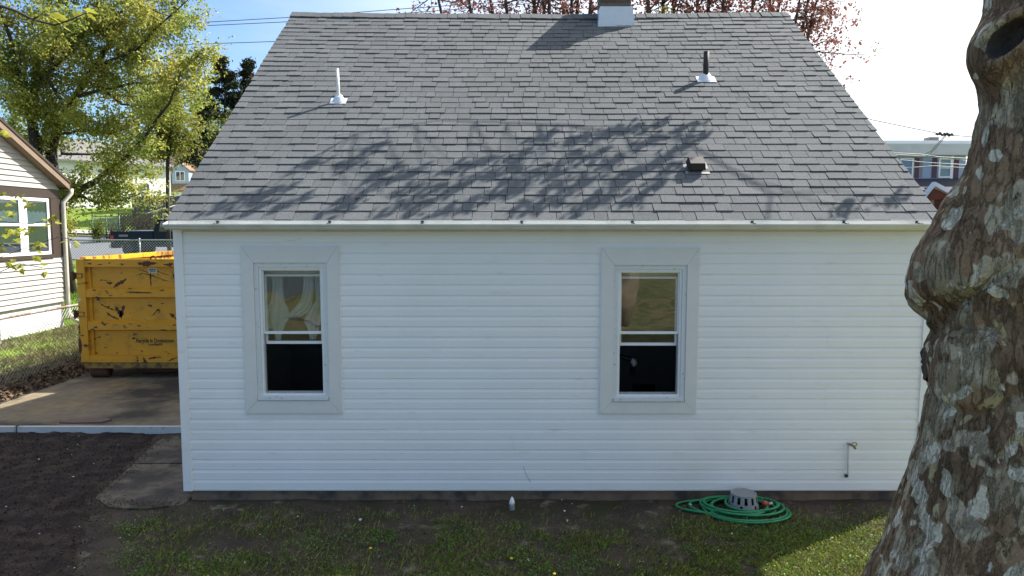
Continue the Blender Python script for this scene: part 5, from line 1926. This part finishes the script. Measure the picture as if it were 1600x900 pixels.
shrub(318, 358, 172, 232, 56, 2600, .16, 'light yellow green bush against the dark conifers by the roof edge', mat('lime_leaf', (.26, .27, .04), .6, island=.35, trans=.4))
shrub(200, 272, 336, 368, 46, 3600, .10, 'wide dull brown green bush behind the navy pickup truck', M_SHRUB)
shrub(143, 163, 338, 380, 44.5, 1800, .10, 'clipped green bush at the left end of the vine covered fence', M_LEAFG)
shrub(160, 190, 345, 378, 45.5, 1300, .09, 'pale weedy growth along the vine covered fence', M_SHRUB)

# ------------------------------------------------------------------ FAR LEFT: houses and fences up the bank
def gable_house(name, lab, x0, x1, y0, y1, z0, z1, zr, wallm, roofm, axis='x', wins=(), over=.35):
    root = thing(name, lab, 'house', ((x0 + x1) / 2, (y0 + y1) / 2, z0))
    part('wall', MB().box(x0, x1, y0, y1, z0 - .5, z1), wallm, root)
    if axis == 'x':
        ym = (y0 + y1) / 2
        part('gable_wall', MB().extrude([(y0, z1), (y1, z1), (ym, zr - .08)], 'x', x0 + .01, x1 - .01), wallm, root)
        for (a, b) in ((y0 - over, ym), (y1 + over, ym)):
            k = (zr - z1) / (ym - y0)
            za = z1 - over * k
            pl_ = [(a, za), (b, zr), (b, zr + .15), (a, za + .15)]
            part('roof', MB().extrude(pl_, 'x', x0 - .3, x1 + .3), roofm, root)
    else:
        xm = (x0 + x1) / 2
        part('gable_wall', MB().extrude([(x0, z1), (x1, z1), (xm, zr - .08)], 'y', y0 + .01, y1 - .01), wallm, root)
        k = (zr - z1) / (xm - x0)
        for (a, b) in ((x0 - over, xm), (x1 + over, xm)):
            za = z1 - over * k
            part('roof', MB().extrude([(a, za), (b, zr), (b, zr + .15), (a, za + .15)], 'y', y0 - .3, y1 + .3), roofm, root)
    for (wx, wz, ww, wh) in wins:
        w = link('window', None, root, (wx, y0, wz))
        fm = MB()
        t = .09
        fm.box(wx, wx + t, y0 - .05, y0 + .01, wz, wz + wh); fm.box(wx + ww - t, wx + ww, y0 - .05, y0 + .01, wz, wz + wh)
        fm.box(wx + t, wx + ww - t, y0 - .05, y0 + .01, wz, wz + t); fm.box(wx + t, wx + ww - t, y0 - .05, y0 + .01, wz + wh - t, wz + wh)
        fm.box(wx + t, wx + ww - t, y0 - .04, y0 + .01, wz + wh / 2 - .03, wz + wh / 2 + .03)
        part('frame', fm, M_WHITE, w)
        part('pane', MB().box(wx + t, wx + ww - t, y0 - .012, y0 - .004, wz + t, wz + wh - t), mat('dark_window_glass', (.03, .045, .06), .08, spec=.8), w)
    return root
wh = gable_house('white_house', 'long white house on the bank half hidden behind the big leafy tree', -41, -30.2, 55, 62, 4.3, 8.4, 10.4, M_HWALL, M_HROOFG, 'x', ((-39.6, 5.2, 1.0, 1.5), (-36.2, 5.2, 1.0, 1.5), (-33.2, 5.2, 1.0, 1.5)))
bh_ = gable_house('brown_roof_house', 'far house with a brown shingle roof and pale blue dormer left of our roof edge', -37.2, -24, 69, 77, 4.6, 6.8, 11.4, M_HWALL, M_HROOFB, 'x')
dmr = link('dormer', None, bh_, (-35.4, 69, 8))
dx0, dx1, dyf, dz0, dz1, dzr = -36.4, -34.6, 69.3, 7.1, 8.75, 9.5
part('dormer_wall', MB().box(dx0, dx1, dyf, dyf + 3, dz0, dz1), M_HBLUE, dmr)
part('dormer_gable', MB().extrude([(dx0, dz1), (dx1, dz1), ((dx0 + dx1) / 2, dzr)], 'y', dyf + .01, dyf + 3), M_HBLUE, dmr)
for a in (dx0 - .15, dx1 + .15):
    part('dormer_roof', MB().extrude([(a, dz1 - .1), ((dx0 + dx1) / 2, dzr), ((dx0 + dx1) / 2, dzr + .12), (a, dz1 + .02)], 'y', dyf - .2, dyf + 3.1), M_HROOFB, dmr)
part('dormer_window', MB().box(-36.0, -35.0, dyf - .03, dyf - .005, 7.55, 8.6), M_WHITE, dmr)
part('dormer_pane', MB().box(-35.92, -35.54, dyf - .04, dyf - .031, 7.62, 8.52).box(-35.46, -35.08, dyf - .04, dyf - .031, 7.62, 8.52), mat('dark_window_glass', (0, 0, 0)), dmr)
rg_ = gable_house('grey_roof_house', 'grey roofed house glimpsed through the upper leaves of the big tree', -52, -40, 78, 86, 5.5, 9.5, 13, M_HWALL, M_HROOFG, 'x')

wh.rotation_euler.z = R_(55)
wh.location.x -= 2.9
# dark board fence
Y = 49.5
wf = thing('board_fence', 'weathered dark board fence below the brown roofed house', 'fence', (-26.5, Y, terr(0, Y)))
x = -30.2
while x < -20:
    zt = terr(0, Y) + 1.55 + random.uniform(-.03, .03)
    part('fence_board', MB().box(x, x + .17, Y + random.uniform(-.01, .01), Y + .03, terr(0, Y) - .1, zt), M_GREYWOOD, wf)
    x += .19
part('rail', MB().box(-30.2, -20, Y + .04, Y + .09, terr(0, Y) + .3, terr(0, Y) + .4).box(-30.2, -20, Y + .04, Y + .09, terr(0, Y) + 1.2, terr(0, Y) + 1.3), M_GREYWOOD, wf)

# lattice panel fence
Y = 38.6
la, lb_ = atY(187, 366, Y), atY(224, 335, Y)
lf = thing('lattice_fence', 'brown diagonal lattice fence panel behind the navy pickup truck', 'fence', ((la.x + lb_.x) / 2, Y, terr(0, Y)))
zb, zt = la.z, lb_.z
X0, X1 = la.x, lb_.x + 1.2
hgt = zt - zb
for s_ in (1, -1):
    t = X0 - hgt
    while t < X1:
        a, b = (t, t + hgt) if s_ == 1 else (t + hgt, t)
        u0, u1 = sorted([max(0, min(1, (q - a) / (b - a))) for q in (X0, X1)])
        if u1 - u0 > .05:
            p = Vector((a + (b - a) * u0, Y + .015 * s_, zb + hgt * u0)); q = Vector((a + (b - a) * u1, Y + .015 * s_, zb + hgt * u1))
            dv = (q - p).normalized()
            nv = Vector((-dv.z, 0, dv.x)) * .032
            mb = MB()
            for yy in (-.006, .006):
                o_ = Vector((0, yy, 0))
                f_ = [p - nv + o_, q - nv + o_, q + nv + o_, p + nv + o_]
                mb.face(f_ if yy < 0 else f_[::-1])
            part('lattice_slat', mb, M_LATT, lf)
        t += .22
for x in (X0, X1):
    part('post', MB().box(x - .05, x + .05, Y - .04, Y + .05, terr(0, Y) - .2, zt + .1), M_LATT, lf)
part('rail', MB().box(X0 + .051, X1 - .051, Y - .03, Y + .03, zt, zt + .07), M_LATT, lf)
part('rail', MB().box(X0 + .051, X1 - .051, Y - .03, Y + .03, zb - .07, zb), M_LATT, lf)
# wire fence overgrown with vine
Y = 38.4
va, vb = atY(146, 378, Y), atY(186, 336, Y)
chain_fence('wire_fence', 'low green wire fence overgrown with vine at the kerb of the bank', 'x', Y, va.x, vb.x, lambda x: va.z - .2, vb.z - va.z + .1, .16, [va.x, (va.x + vb.x) / 2, vb.x], .008, .03, mat('green_steel', (.08, .16, .10), .6))
# white sloping handrail
Y = 41
hr = thing('handrail', 'white sloping handrail with three rails beside our roof corner', 'railing', tuple(atY(245, 345, Y)))
for k in range(3):
    a, b = atY(216 + k * 18, 337 + k * 3.2, Y), atY(285, 318 + k * 9, Y)
    part('rail', MB().tube([a, b], .035, 6), M_WHITE, hr, True)
for px, py in ((240, 331), (262, 326), (280, 321)):
    a = atY(px, py, Y)
    part('post', MB().tube([(a.x, Y, terr(0, Y) - .2), a], .03, 6), M_WHITE, hr, True)

# ------------------------------------------------------------------ RED MAPLES behind the house
def red_maple(lab, bx, d, stems, n, seed):
    rn = random.Random(seed)
    b0 = atD(bx, 200, d)
    root = thing('red_maple_tree', lab, 'tree', (b0.x, b0.y, terr(0, b0.y)))
    mb = MB()
    LM = []
    for (px, py, lean) in stems:
        top_ = atD(px, py, d + rn.uniform(-1, 1))
        low = Vector((b0.x + (top_.x - b0.x) * .25, b0.y, 4.2))
        k1 = low.lerp(top_, .5) + Vector((lean, 0, 0))
        P = [Vector((b0.x, b0.y, terr(0, b0.y) - .2)), low, k1, top_, top_ + (top_ - k1) * .5 + Vector((0, 0, .8))]
        RR = [.22, .11, .08, .055, .02]
        Q, R3 = resample(P, RR, .8)
        mb.tube(Q, R3, 7, cap=False)
        LM.append((P[2:], RR[2:]))
    pts = []
    twigs(mb, LM, 3.6, 1.9, pts, rn, .10, 2, .03, .8)
    part('trunk', mb, M_BARKR, root, True)
    pts = [p for p in pts]
    A = np.array([tuple(p) for p in pts])
    # leaves hang in small tufts at the twig ends
    tuft = A[rng.integers(0, len(A), n // 6)] + rng.normal(size=(n // 6, 3)) * .16
    C2 = np.repeat(tuft, 6, axis=0) + rng.normal(size=(len(tuft) * 6, 3)) * .08
    link('leaves', quads_mesh('leaves', leaf_quads(C2, .115, 0, .65), M_LEAFR), root, kind='stuff')
    return root
red_maple('tall red brown budding maple rising behind the ridge left of the chimney', 880, 26, [(849, 8, 0), (858, 5, -.1), (880, 2, 0), (893, 2, .1), (923, 0, .1), (790, 5, -.3), (735, 15, -.5), (690, 22, -.6), (830, -30, 0), (905, -40, 0), (760, -30, -.3), (985, -10, .3)], 15000, 31)
mp_ = red_maple('red brown budding maple behind the ridge right of the chimney', 1075, 25, [(1036, 8, -.2), (1052, 5, 0), (1090, 0, .1), (1130, 8, .3), (1175, 18, .5), (1215, 22, .6), (1255, 40, .7), (1010, -20, -.2), (1110, -40, .1), (1240, 52, .7), (1258, 78, .7)], 17000, 33)
yc = atD(1041, 16, 24)
link('young_leaves', quads_mesh('young_leaves', leaf_quads(np.array(yc)[None] + rng.normal(size=(60, 3)) * np.array([.14, .1, .09]), .09), mat('lemon_leaf', (.45, .42, .02), .5, trans=.5)), mp_, kind='stuff')

# ------------------------------------------------------------------ UTILITY POLE + WIRES
pp = atD(962, 200, 34)
up_ = thing('utility_pole', 'timber utility pole standing behind the house, hidden by the chimney', 'pole', (pp.x, pp.y, terr(0, pp.y)))
part('shaft', MB().tube([(pp.x, pp.y, terr(0, pp.y) - .3), (pp.x, pp.y, 13.4)], [.17, .12], 12), M_POLE, up_, True)
part('crossarm', MB().box(pp.x - .9, pp.x + .9, pp.y - .07, pp.y + .05, 12.5, 12.62), M_POLE, up_)
def wire(lab, pts, d, r, mm=M_WIRE, group=None, grp=None):
    P = []
    n = len(pts)
    for i, q in enumerate(pts):
        dd = q[2] if len(q) > 2 else d
        P.append(atD(q[0], q[1], dd))
    # smooth
    Q = []
    for i in range(len(P) - 1):
        for k in range(5):
            Q.append(P[i].lerp(P[i + 1], k / 5))
    Q.append(P[-1])
    o = link('power_line', MB().tube(Q, r, 5).mesh('power_line', mm, True))
    tag(o, lab, 'cable', grp)
GL, GR = 'overhead lines over the left sky', 'overhead lines over the right sky'
wire('topmost thin overhead line in the blue sky left of the roof', [(-200, 55), (0, 50), (280, 37), (455, 27), (640, 13), (800, 2), (962, -14)], 34, .016, grp=GL)
wire('second overhead line just below the topmost one in the blue sky', [(-200, 62), (0, 56), (280, 42), (440, 34.5), (640, 20), (800, 8), (962, -8)], 34, .016, grp=GL)
wire('lowest overhead line in the blue sky above the dark conifers', [(-200, 82), (0, 79), (275, 70), (425, 65), (640, 56), (962, 40)], 34, .016, grp=GL)
wire('topmost faint line in the white sky at the upper right', [(962, -90), (1200, -48), (1400, 0), (1540, 21), (1800, 55)], 34, .010, M_WIRE, grp=GR)
wire('second faint line in the white sky at the upper right', [(962, -70), (1200, -28), (1340, 0), (1440, 18), (1540, 34), (1800, 70)], 34, .010, M_WIRE, grp=GR)
wire('third faint line in the white sky, starting at the right end of the ridge', [(962, -40), (1236, 11), (1320, 28), (1450, 47), (1540, 62), (1800, 98)], 34, .010, M_WIRE, grp=GR)
wire('sagging cable with a splice in the white sky right of the roof', [(1150, 118, 30), (1362, 187, 30), (1420, 199, 30), (1475, 210, 30), (1520, 214, 30), (1700, 212, 30)], 30, .018)
spl = atD(1476, 210.5, 30)
so_ = MB()
for k in range(7):
    a = spl + Vector((-.30 + .1 * k, 0, .035 * math.sin(k * 2.1) + .02))
    so_.sphere(a, .055 + .02 * (k % 2), 8, 6)
so_.tube([spl + Vector((-.38, 0, .03)), spl + Vector((.38, 0, -.02))], .035, 6)
tag(link('cable_splice', so_.mesh('cable_splice', M_WIRE, True)), 'dark lumpy splice hanging on the sagging cable in the white sky', 'cable splice')
for i, (pts, mm) in enumerate([([(1476, 212, 30), (1455, 236, 33), (1440, 243, 37)], M_WIRE), ([(1478, 212, 30), (1462, 232, 33), (1450, 243, 37)], M_WIRE)]):
    wire(('left strand of the service drop from the splice to the flat roofed house', 'right strand of the service drop from the splice to the flat roofed house')[i], pts, 30, .015, mm)
for i, pts in enumerate([[(1380, 238), (1440, 241), (1515, 252), (1700, 268)], [(1380, 241), (1450, 244), (1520, 248), (1700, 252)], [(1400, 249), (1450, 254), (1520, 258), (1700, 262)], [(1400, 243), (1470, 246), (1520, 250), (1700, 256)], [(1420, 262), (1460, 259), (1520, 263), (1700, 270)]]):
    wire(('uppermost of five pale cables', 'second of five pale cables', 'fourth of five pale cables', 'third of five pale cables', 'lowest of five pale cables')[i] + ' in front of the flat roofed house', pts, 31, .014, M_WIREP, grp='pale cables in front of the flat roofed house')

# ------------------------------------------------------------------ FAR RIGHT HOUSE
D3 = 42
Yf = D3 - CAM_D
q = lambda x, y: atY(x, y, Yf)
rh = thing('flat_roof_house', 'two storey blue grey house with maroon shutters and a flat roof right of our roof', 'house', (q(1450, 300).x, Yf + 4, terr(0, Yf)))
xl, xr = q(1330, 300).x, q(1506, 300).x
zT, zB = q(1450, 243).z, terr(0, Yf)
part('wall', MB().box(xl, xr, Yf, Yf + 8, zB - .5, zT), M_HBLUE, rh)
z = q(1450, 283).z
while z < zT - .1:
    part('siding_board', MB().box(xl - .01, xr + .01, Yf - .018, Yf - .001, z, z + .185), M_HBLUE, rh)
    z += .2
part('roof', MB().box(xl - .4, xr + .5, Yf - .45, Yf + 8.3, zT + .002, q(1450, 226).z), mat('pale_roof_edge', (.52, .53, .52), .8, var=.1, nscale=2), rh)
part('roof_membrane', MB().box(xl - .2, xr + .25, Yf - .2, Yf + 8.1, q(1450, 226).z + .001, q(1450, 220).z), mat('white_membrane', (.70, .70, .70), .8), rh)
cb_ = q(1476, 222)
part('chimney', MB().box(cb_.x - .32, cb_.x + .25, Yf + 1.0, Yf + 1.6, cb_.z - .3, q(1476, 214).z + .12), M_GREYCONC, rh)
part('vent_cap', MB().box(q(1460, 230).x, q(1483, 230).x, Yf - .1, Yf + .6, q(1476, 229).z, q(1476, 220).z), mat('blue_grey_metal', (.25, .28, .34), .5), rh)
def rwin(x0, x1, y0, y1, kind):
    a, b = q(x0, y1), q(x1, y0)
    if kind == 'shutter':
        sm = MB().box(a.x, b.x, Yf - .06, Yf - .019, a.z, b.z)
        n = 8
        part('shutter', sm, M_MAROON, rh)
        return
    w = link('window', None, rh, (a.x, Yf, a.z))
    t = .09
    fm = MB()
    fm.box(a.x, a.x + t, Yf - .08, Yf - .019, a.z, b.z); fm.box(b.x - t, b.x, Yf - .08, Yf - .019, a.z, b.z)
    fm.box(a.x + t, b.x - t, Yf - .08, Yf - .019, a.z, a.z + t); fm.box(a.x + t, b.x - t, Yf - .08, Yf - .019, b.z - t, b.z)
    fm.box(a.x + t, b.x - t, Yf - .07, Yf - .019, (a.z + b.z) / 2 - .03, (a.z + b.z) / 2 + .03)
    part('frame', fm, M_WHITE, w)
    part('pane', MB().box(a.x + t, b.x - t, Yf - .03, Yf - .02, a.z + t, b.z - t), mat('blind_glass', (.16, .24, .26), .2, spec=.7) if kind == 'blind' else mat('blue_glass', (.12, .2, .32), .15, spec=.7), w)
rwin(1404, 1427, 247, 277, 'glass')
rwin(1428, 1436, 247, 278, 'shutter')
part('blank_panel', MB().box(q(1438, 1).x, q(1454, 1).x, Yf - .045, Yf - .019, q(1440, 277).z, q(1440, 246).z), mat('grey_panel', (.22, .21, .24), .8, var=.1), rh)
rwin(1455, 1464, 247, 278, 'shutter')
rwin(1465, 1487, 247, 278, 'blind')
rwin(1488, 1498, 247, 279, 'shutter')
part('corner_board', MB().box(q(1499, 1).x, q(1503, 1).x, Yf - .05, Yf - .019, zB, zT - .02), M_WHITE, rh)
# porch roof with its small gable
pf = Yf - 2.4
q2 = lambda x, y: atY(x, y, pf)
zpt, zpb = q(1450, 279).z, q2(1450, 297).z
part('porch_roof', MB().extrude([(Yf - .02, zpt), (pf, zpb), (pf, zpb - .15), (Yf - .02, zpt - .15)], 'x', xl, xr + .3), mat('dark_porch_roof', (.035, .033, .045), .9, var=.2, nscale=4), rh)
ga = [q2(1432, 313), q2(1451, 289), q2(1493, 311)]
gm = MB().extrude([(ga[0].x + .1, ga[0].z), (ga[1].x, ga[1].z - .12), (ga[2].x - .1, ga[2].z)], 'y', pf - .3, pf + 1.2)
part('porch_gable', gm, M_REDB, rh)
for a, b in ((ga[0], ga[1]), (ga[2], ga[1])):
    part('gable_fascia', MB().extrude([(a.x, a.z - .1), (b.x, b.z - .1), (b.x, b.z + .14), (a.x, a.z + .14)], 'y', pf - .62, pf - .301), mat('pale_blue_fascia', (.50, .58, .68), .6), rh)
part('porch_wall', MB().box(ga[0].x - 1.5, q2(1466, 1).x, pf - .1, pf + .0, zB, ga[2].z - .01), M_DARKIN, rh)  # dark slab standing in for the shaded porch opening
part('porch_wall', MB().box(q2(1473, 1).x, q2(1500, 1).x, pf - .12, pf + .0, zB, ga[2].z - .02), M_REDB, rh)
part('porch_post', MB().box(q2(1466.5, 1).x, q2(1472.5, 1).x, pf - .2, pf - .02, zB, ga[2].z - .03), mat('tan_post', (.30, .24, .18), .7), rh)
part('porch_beam', MB().box(q2(1452, 1).x, q2(1500, 1).x, pf - .21, pf - .101, ga[2].z - .025, ga[2].z + .08), mat('tan_post', (0, 0, 0)), rh)
# neighbouring brown roof beyond the porch
a, b = q2(1476, 312), q2(1530, 312)
br = gable_house('brown_roof_cottage', 'low brown shingle roof showing between the porch gable and the big trunk', q2(1484, 1).x, q2(1600, 1).x, pf - 4.0, pf - .9, zB, q2(1500, 315).z, q2(1500, 281).z, M_REDB, mat('pinkish_shingles', (.22, .17, .155), .95, var=.3, nscale=5), 'x')
# bare shrubby tree top far right
tt = thing('bare_tree', 'tiny bare grey tree top between the flat roofed house and the trunk', 'tree', tuple(atD(1513, 260, 60)))
m = MB(); LMt = [limb_px([(1513, 330), (1513, 260), (1514, 228)], 60, .15, .03)]
m.tube(*LMt[0], 6)
pts = []
twigs(m, [(LMt[0][0][1:], LMt[0][1][1:])], 8, 1.2, pts, random.Random(2), .4, 2, .03)
part('trunk', m, M_BARKR, tt)

# ------------------------------------------------------------------ YOUNG MAPLE just outside the left edge, its twigs reach into the picture
LOBE = [(0, 0), (.22, -.06), (.46, .06), (.30, .22), (.56, .40), (.26, .48), (.24, .66), (0, 1.0), (-.24, .66), (-.26, .48), (-.56, .40), (-.30, .22), (-.46, .06), (-.22, -.06)]
def leaf_mesh(curl):
    me = bpy.data.meshes.new('leaf')
    v = [(x, y, curl * (abs(x) * .5 + y * y * .35)) for x, y in LOBE] + [(0, .42, 0)]
    n = len(LOBE)
    me.from_pydata(v, [], [(i, (i + 1) % n, n) for i in range(n)])
    me.materials.append(M_LEAFB)
    return me
LMS = [leaf_mesh(c) for c in (-.5, -.25, .2, -.8)]
ym = thing('young_maple', 'young maple at the left edge whose leafy twigs hang before the neighbour windows', 'tree', (-6.6, -2.6, 0))
mb = MB()
mb.tube([(-6.6, -2.6, -.1), (-6.55, -2.5, 1.2), (-6.6, -2.4, 2.4), (-6.7, -2.3, 4.5)], [.06, .05, .04, .01], 8)
part('trunk', mb, M_BARKR, ym, True)
tw = MB()
def leaf(p, s, rnd_, droop=.6):
    o = link('leaf', LMS[rnd_.randrange(4)], ym, p)
    yaw = rnd_.uniform(0, 2 * math.pi)
    d = Vector((math.cos(yaw), math.sin(yaw), -droop * rnd_.uniform(.2, 1.6))).normalized()
    zax = Vector((rnd_.gauss(0, .5), rnd_.gauss(-.3, .5), 1)).normalized()
    xax = d.cross(zax).normalized()
    zax = xax.cross(d)
    Mr = Matrix((xax, d, zax)).transposed().to_4x4()
    Mr.translation = o.location
    o.matrix_basis = Mr @ Matrix.Scale(s, 4)
rl_ = random.Random(12)
DT = 7.4
tws = [[(-60, 352), (0, 346), (50, 350), (92, 338)], [(-60, 420), (0, 402), (50, 384), (92, 370), (112, 374)], [(-60, 315), (0, 310), (28, 306), (48, 318)], [(-60, 300), (-20, 230), (6, 205)], [(-60, 440), (0, 425), (30, 412), (66, 418)]]
stem0 = Vector((-6.55, -2.4, 2.2))
for i, t in enumerate(tws):
    P = [atD(a, b, DT + .3 * math.sin(i)) for a, b in t]
    tw.tube([stem0 + Vector((0, 0, .15 * i - .3)), stem0.lerp(P[0], .6) + Vector((0, 0, .05))] + P, [.014, .010, .007] + [.004] * (len(P) - 1), 5)
spots = [(6, 206, 3), (27, 305, 4), (15, 314, 3), (46, 322, 4), (15, 335, 3), (84, 342, 5), (14, 363, 6), (27, 360, 5), (44, 362, 4), (72, 348, 4), (60, 381, 5), (56, 388, 3), (8, 386, 4), (111, 377, 3), (15, 407, 4), (22, 418, 5), (38, 410, 3), (58, 406, 3), (66, 420, 3), (5, 300, 2), (3, 340, 3), (24, 375, 3)]
for a, b, n in spots:
    for k in range(n):
        leaf(atD(a + rl_.gauss(0, 4), b + rl_.gauss(0, 4), DT + rl_.uniform(-.15, .15)), rl_.uniform(.055, .085), rl_)
# near twig in the top left corner
DN = 3.4
P = [atD(a, b, DN) for a, b in ((-120, 5), (-40, 2), (0, 9), (25, 17), (50, 30), (85, 39.5), (110, 31), (135, 20))]
tw.tube([Vector((-6.65, -2.35, 3.6)), Vector((-4.6, -3.0, 3.9))] + P, [.016, .012, .010, .008, .007, .006, .0055, .005, .004, .003], 6)
tw.tube([atD(50, 30, DN), atD(64, 24, DN), atD(76, 24, DN)], [.004, .003, .002], 5)
part('twigs', tw, M_BARKR, ym, True)
for a, b, s_ in ((64, 28, .062), (84, 20, .075), (78, 26, .05), (134, 14, .06), (128, 20, .045), (104, 36, .065), (114, 34, .06), (96, 40, .05), (140, 22, .045)):
    leaf(atD(a, b, DN + rl_.uniform(-.04, .04)), s_, rl_, .3)

# ------------------------------------------------------------------ THE GARDEN BEHIND THE CAMERA (mirrored in the window panes, backdrop box added)
M_SHEER = mat('sheer_curtain', (.66, .68, .67), .9, var=.12, nscale=14, trans=.25)
ct = thing('curtain', 'white tied curtains hanging behind the upper pane of the left window', 'curtain', (-2.13, .15, 2.3))
for rows_ in ([(430, 425, 441), (455, 426, 442), (472, 424, 444), (480, 417, 450), (495, 414, 452), (510, 420, 446), (520, 428, 441), (531, 429, 440)],
              [(430, 474, 489), (455, 474, 490), (470, 470, 488), (482, 460, 486), (490, 449, 478), (497, 447, 464)],
              [(430, 492, 501), (470, 494, 503), (484, 483, 502), (500, 474, 501), (511, 480, 500), (530, 483, 494)]):
    m = MB()
    yy = np.linspace(rows_[0][0], rows_[-1][0], 26)
    NC = 15
    for y in yy:
        a = float(np.interp(y, [r[0] for r in rows_], [r[1] for r in rows_]))
        b = float(np.interp(y, [r[0] for r in rows_], [r[2] for r in rows_]))
        for k in range(NC):
            f = k / (NC - 1)
            p = atY(a + (b - a) * f + 1.2 * mn.noise((y * .06, f * 3, 1)), y, .15)
            m.v.append((p.x, .15 + .014 * math.sin(f * 17 + y * .05) + .010 * mn.noise((f * 4, y * .08, 5)), p.z))
    for r in range(25):
        for k in range(NC - 1):
            m.f.append((r * NC + k, r * NC + k + 1, (r + 1) * NC + k + 1, (r + 1) * NC + k))
    part('curtain_panel', m, M_SHEER, ct, True)
gt2 = thing('garden_tree', 'brown trunked tree behind the camera mirrored in the right window pane', 'tree', (3.4, -14, 0))
m = MB()
m.tube([(2.9, -13, -.1), (3.1, -13, .8), (3.35, -13, 2.0), (3.7, -13, 5)], [.44, .36, .33, .2], 10)
part('trunk', m, mat('tan_bark', (.20, .16, .11), .9, var=.3, nscale=5), gt2, True)
m = MB()
pts = []
twigs(m, [([Vector((3.6, -13, 4.5)), Vector((3.9, -13, 6)), Vector((4.2, -13, 8))], [.15, .1, .03])], 8, 2.4, pts, random.Random(9), .4, 2, .04)
part('branches', m, M_POLE, gt2)
crown('leaves', gt2, pts, 4000, (.4, .4, .3), .16, M_LEAFG)
sd_ = thing('reflection_backdrop', 'blue grey board shed added behind the camera to tint the left pane reflection', 'backdrop', (-9, -23, 0))
part('wall', MB().box(-14, -6.2, -25, -21, -.1, 3.0), mat('backdrop_boards', (.10, .125, .14), .8, var=.2, nscale=1.5), sd_)  # unseen box put in so the left pane reflects blue grey
part('roof', MB().extrude([(-25.3, 2.95), (-20.7, 2.95), (-23, 4.1)], 'x', -14.3, -5.9), M_HROOFG, sd_)

# work lamp standing in the right-hand room
wl = thing('work_lamp', 'white bulbed lamp on a dark arm inside the right window', 'lamp', (1.1, .95, .33))
lp_ = atY(989, 564, .95)
m = MB()
m.tube([(1.02, .95, .33), (1.02, .95, lp_.z + .10)], .012, 8)
m.tube([(1.02, .95, lp_.z + .10), (lp_.x - .02, .95, lp_.z + .02)], [.022, .030], 10)
part('stand', m, M_BLACKP, wl)
m = MB(); m.lathe((1.02, .95, .33), [(.11, 0), (.11, .02), (.02, .03)], 16)
part('lamp_base', m, M_BLACKP, wl)
m = MB(); m.tube([(lp_.x - .02, .95, lp_.z + .02), (lp_.x, .94, lp_.z), (lp_.x + .012, .93, lp_.z - .03), (lp_.x + .0, .92, lp_.z - .06)], [.018, .034, .030, .006], 10)
part('bulb', m, M_WHITE, wl, True)
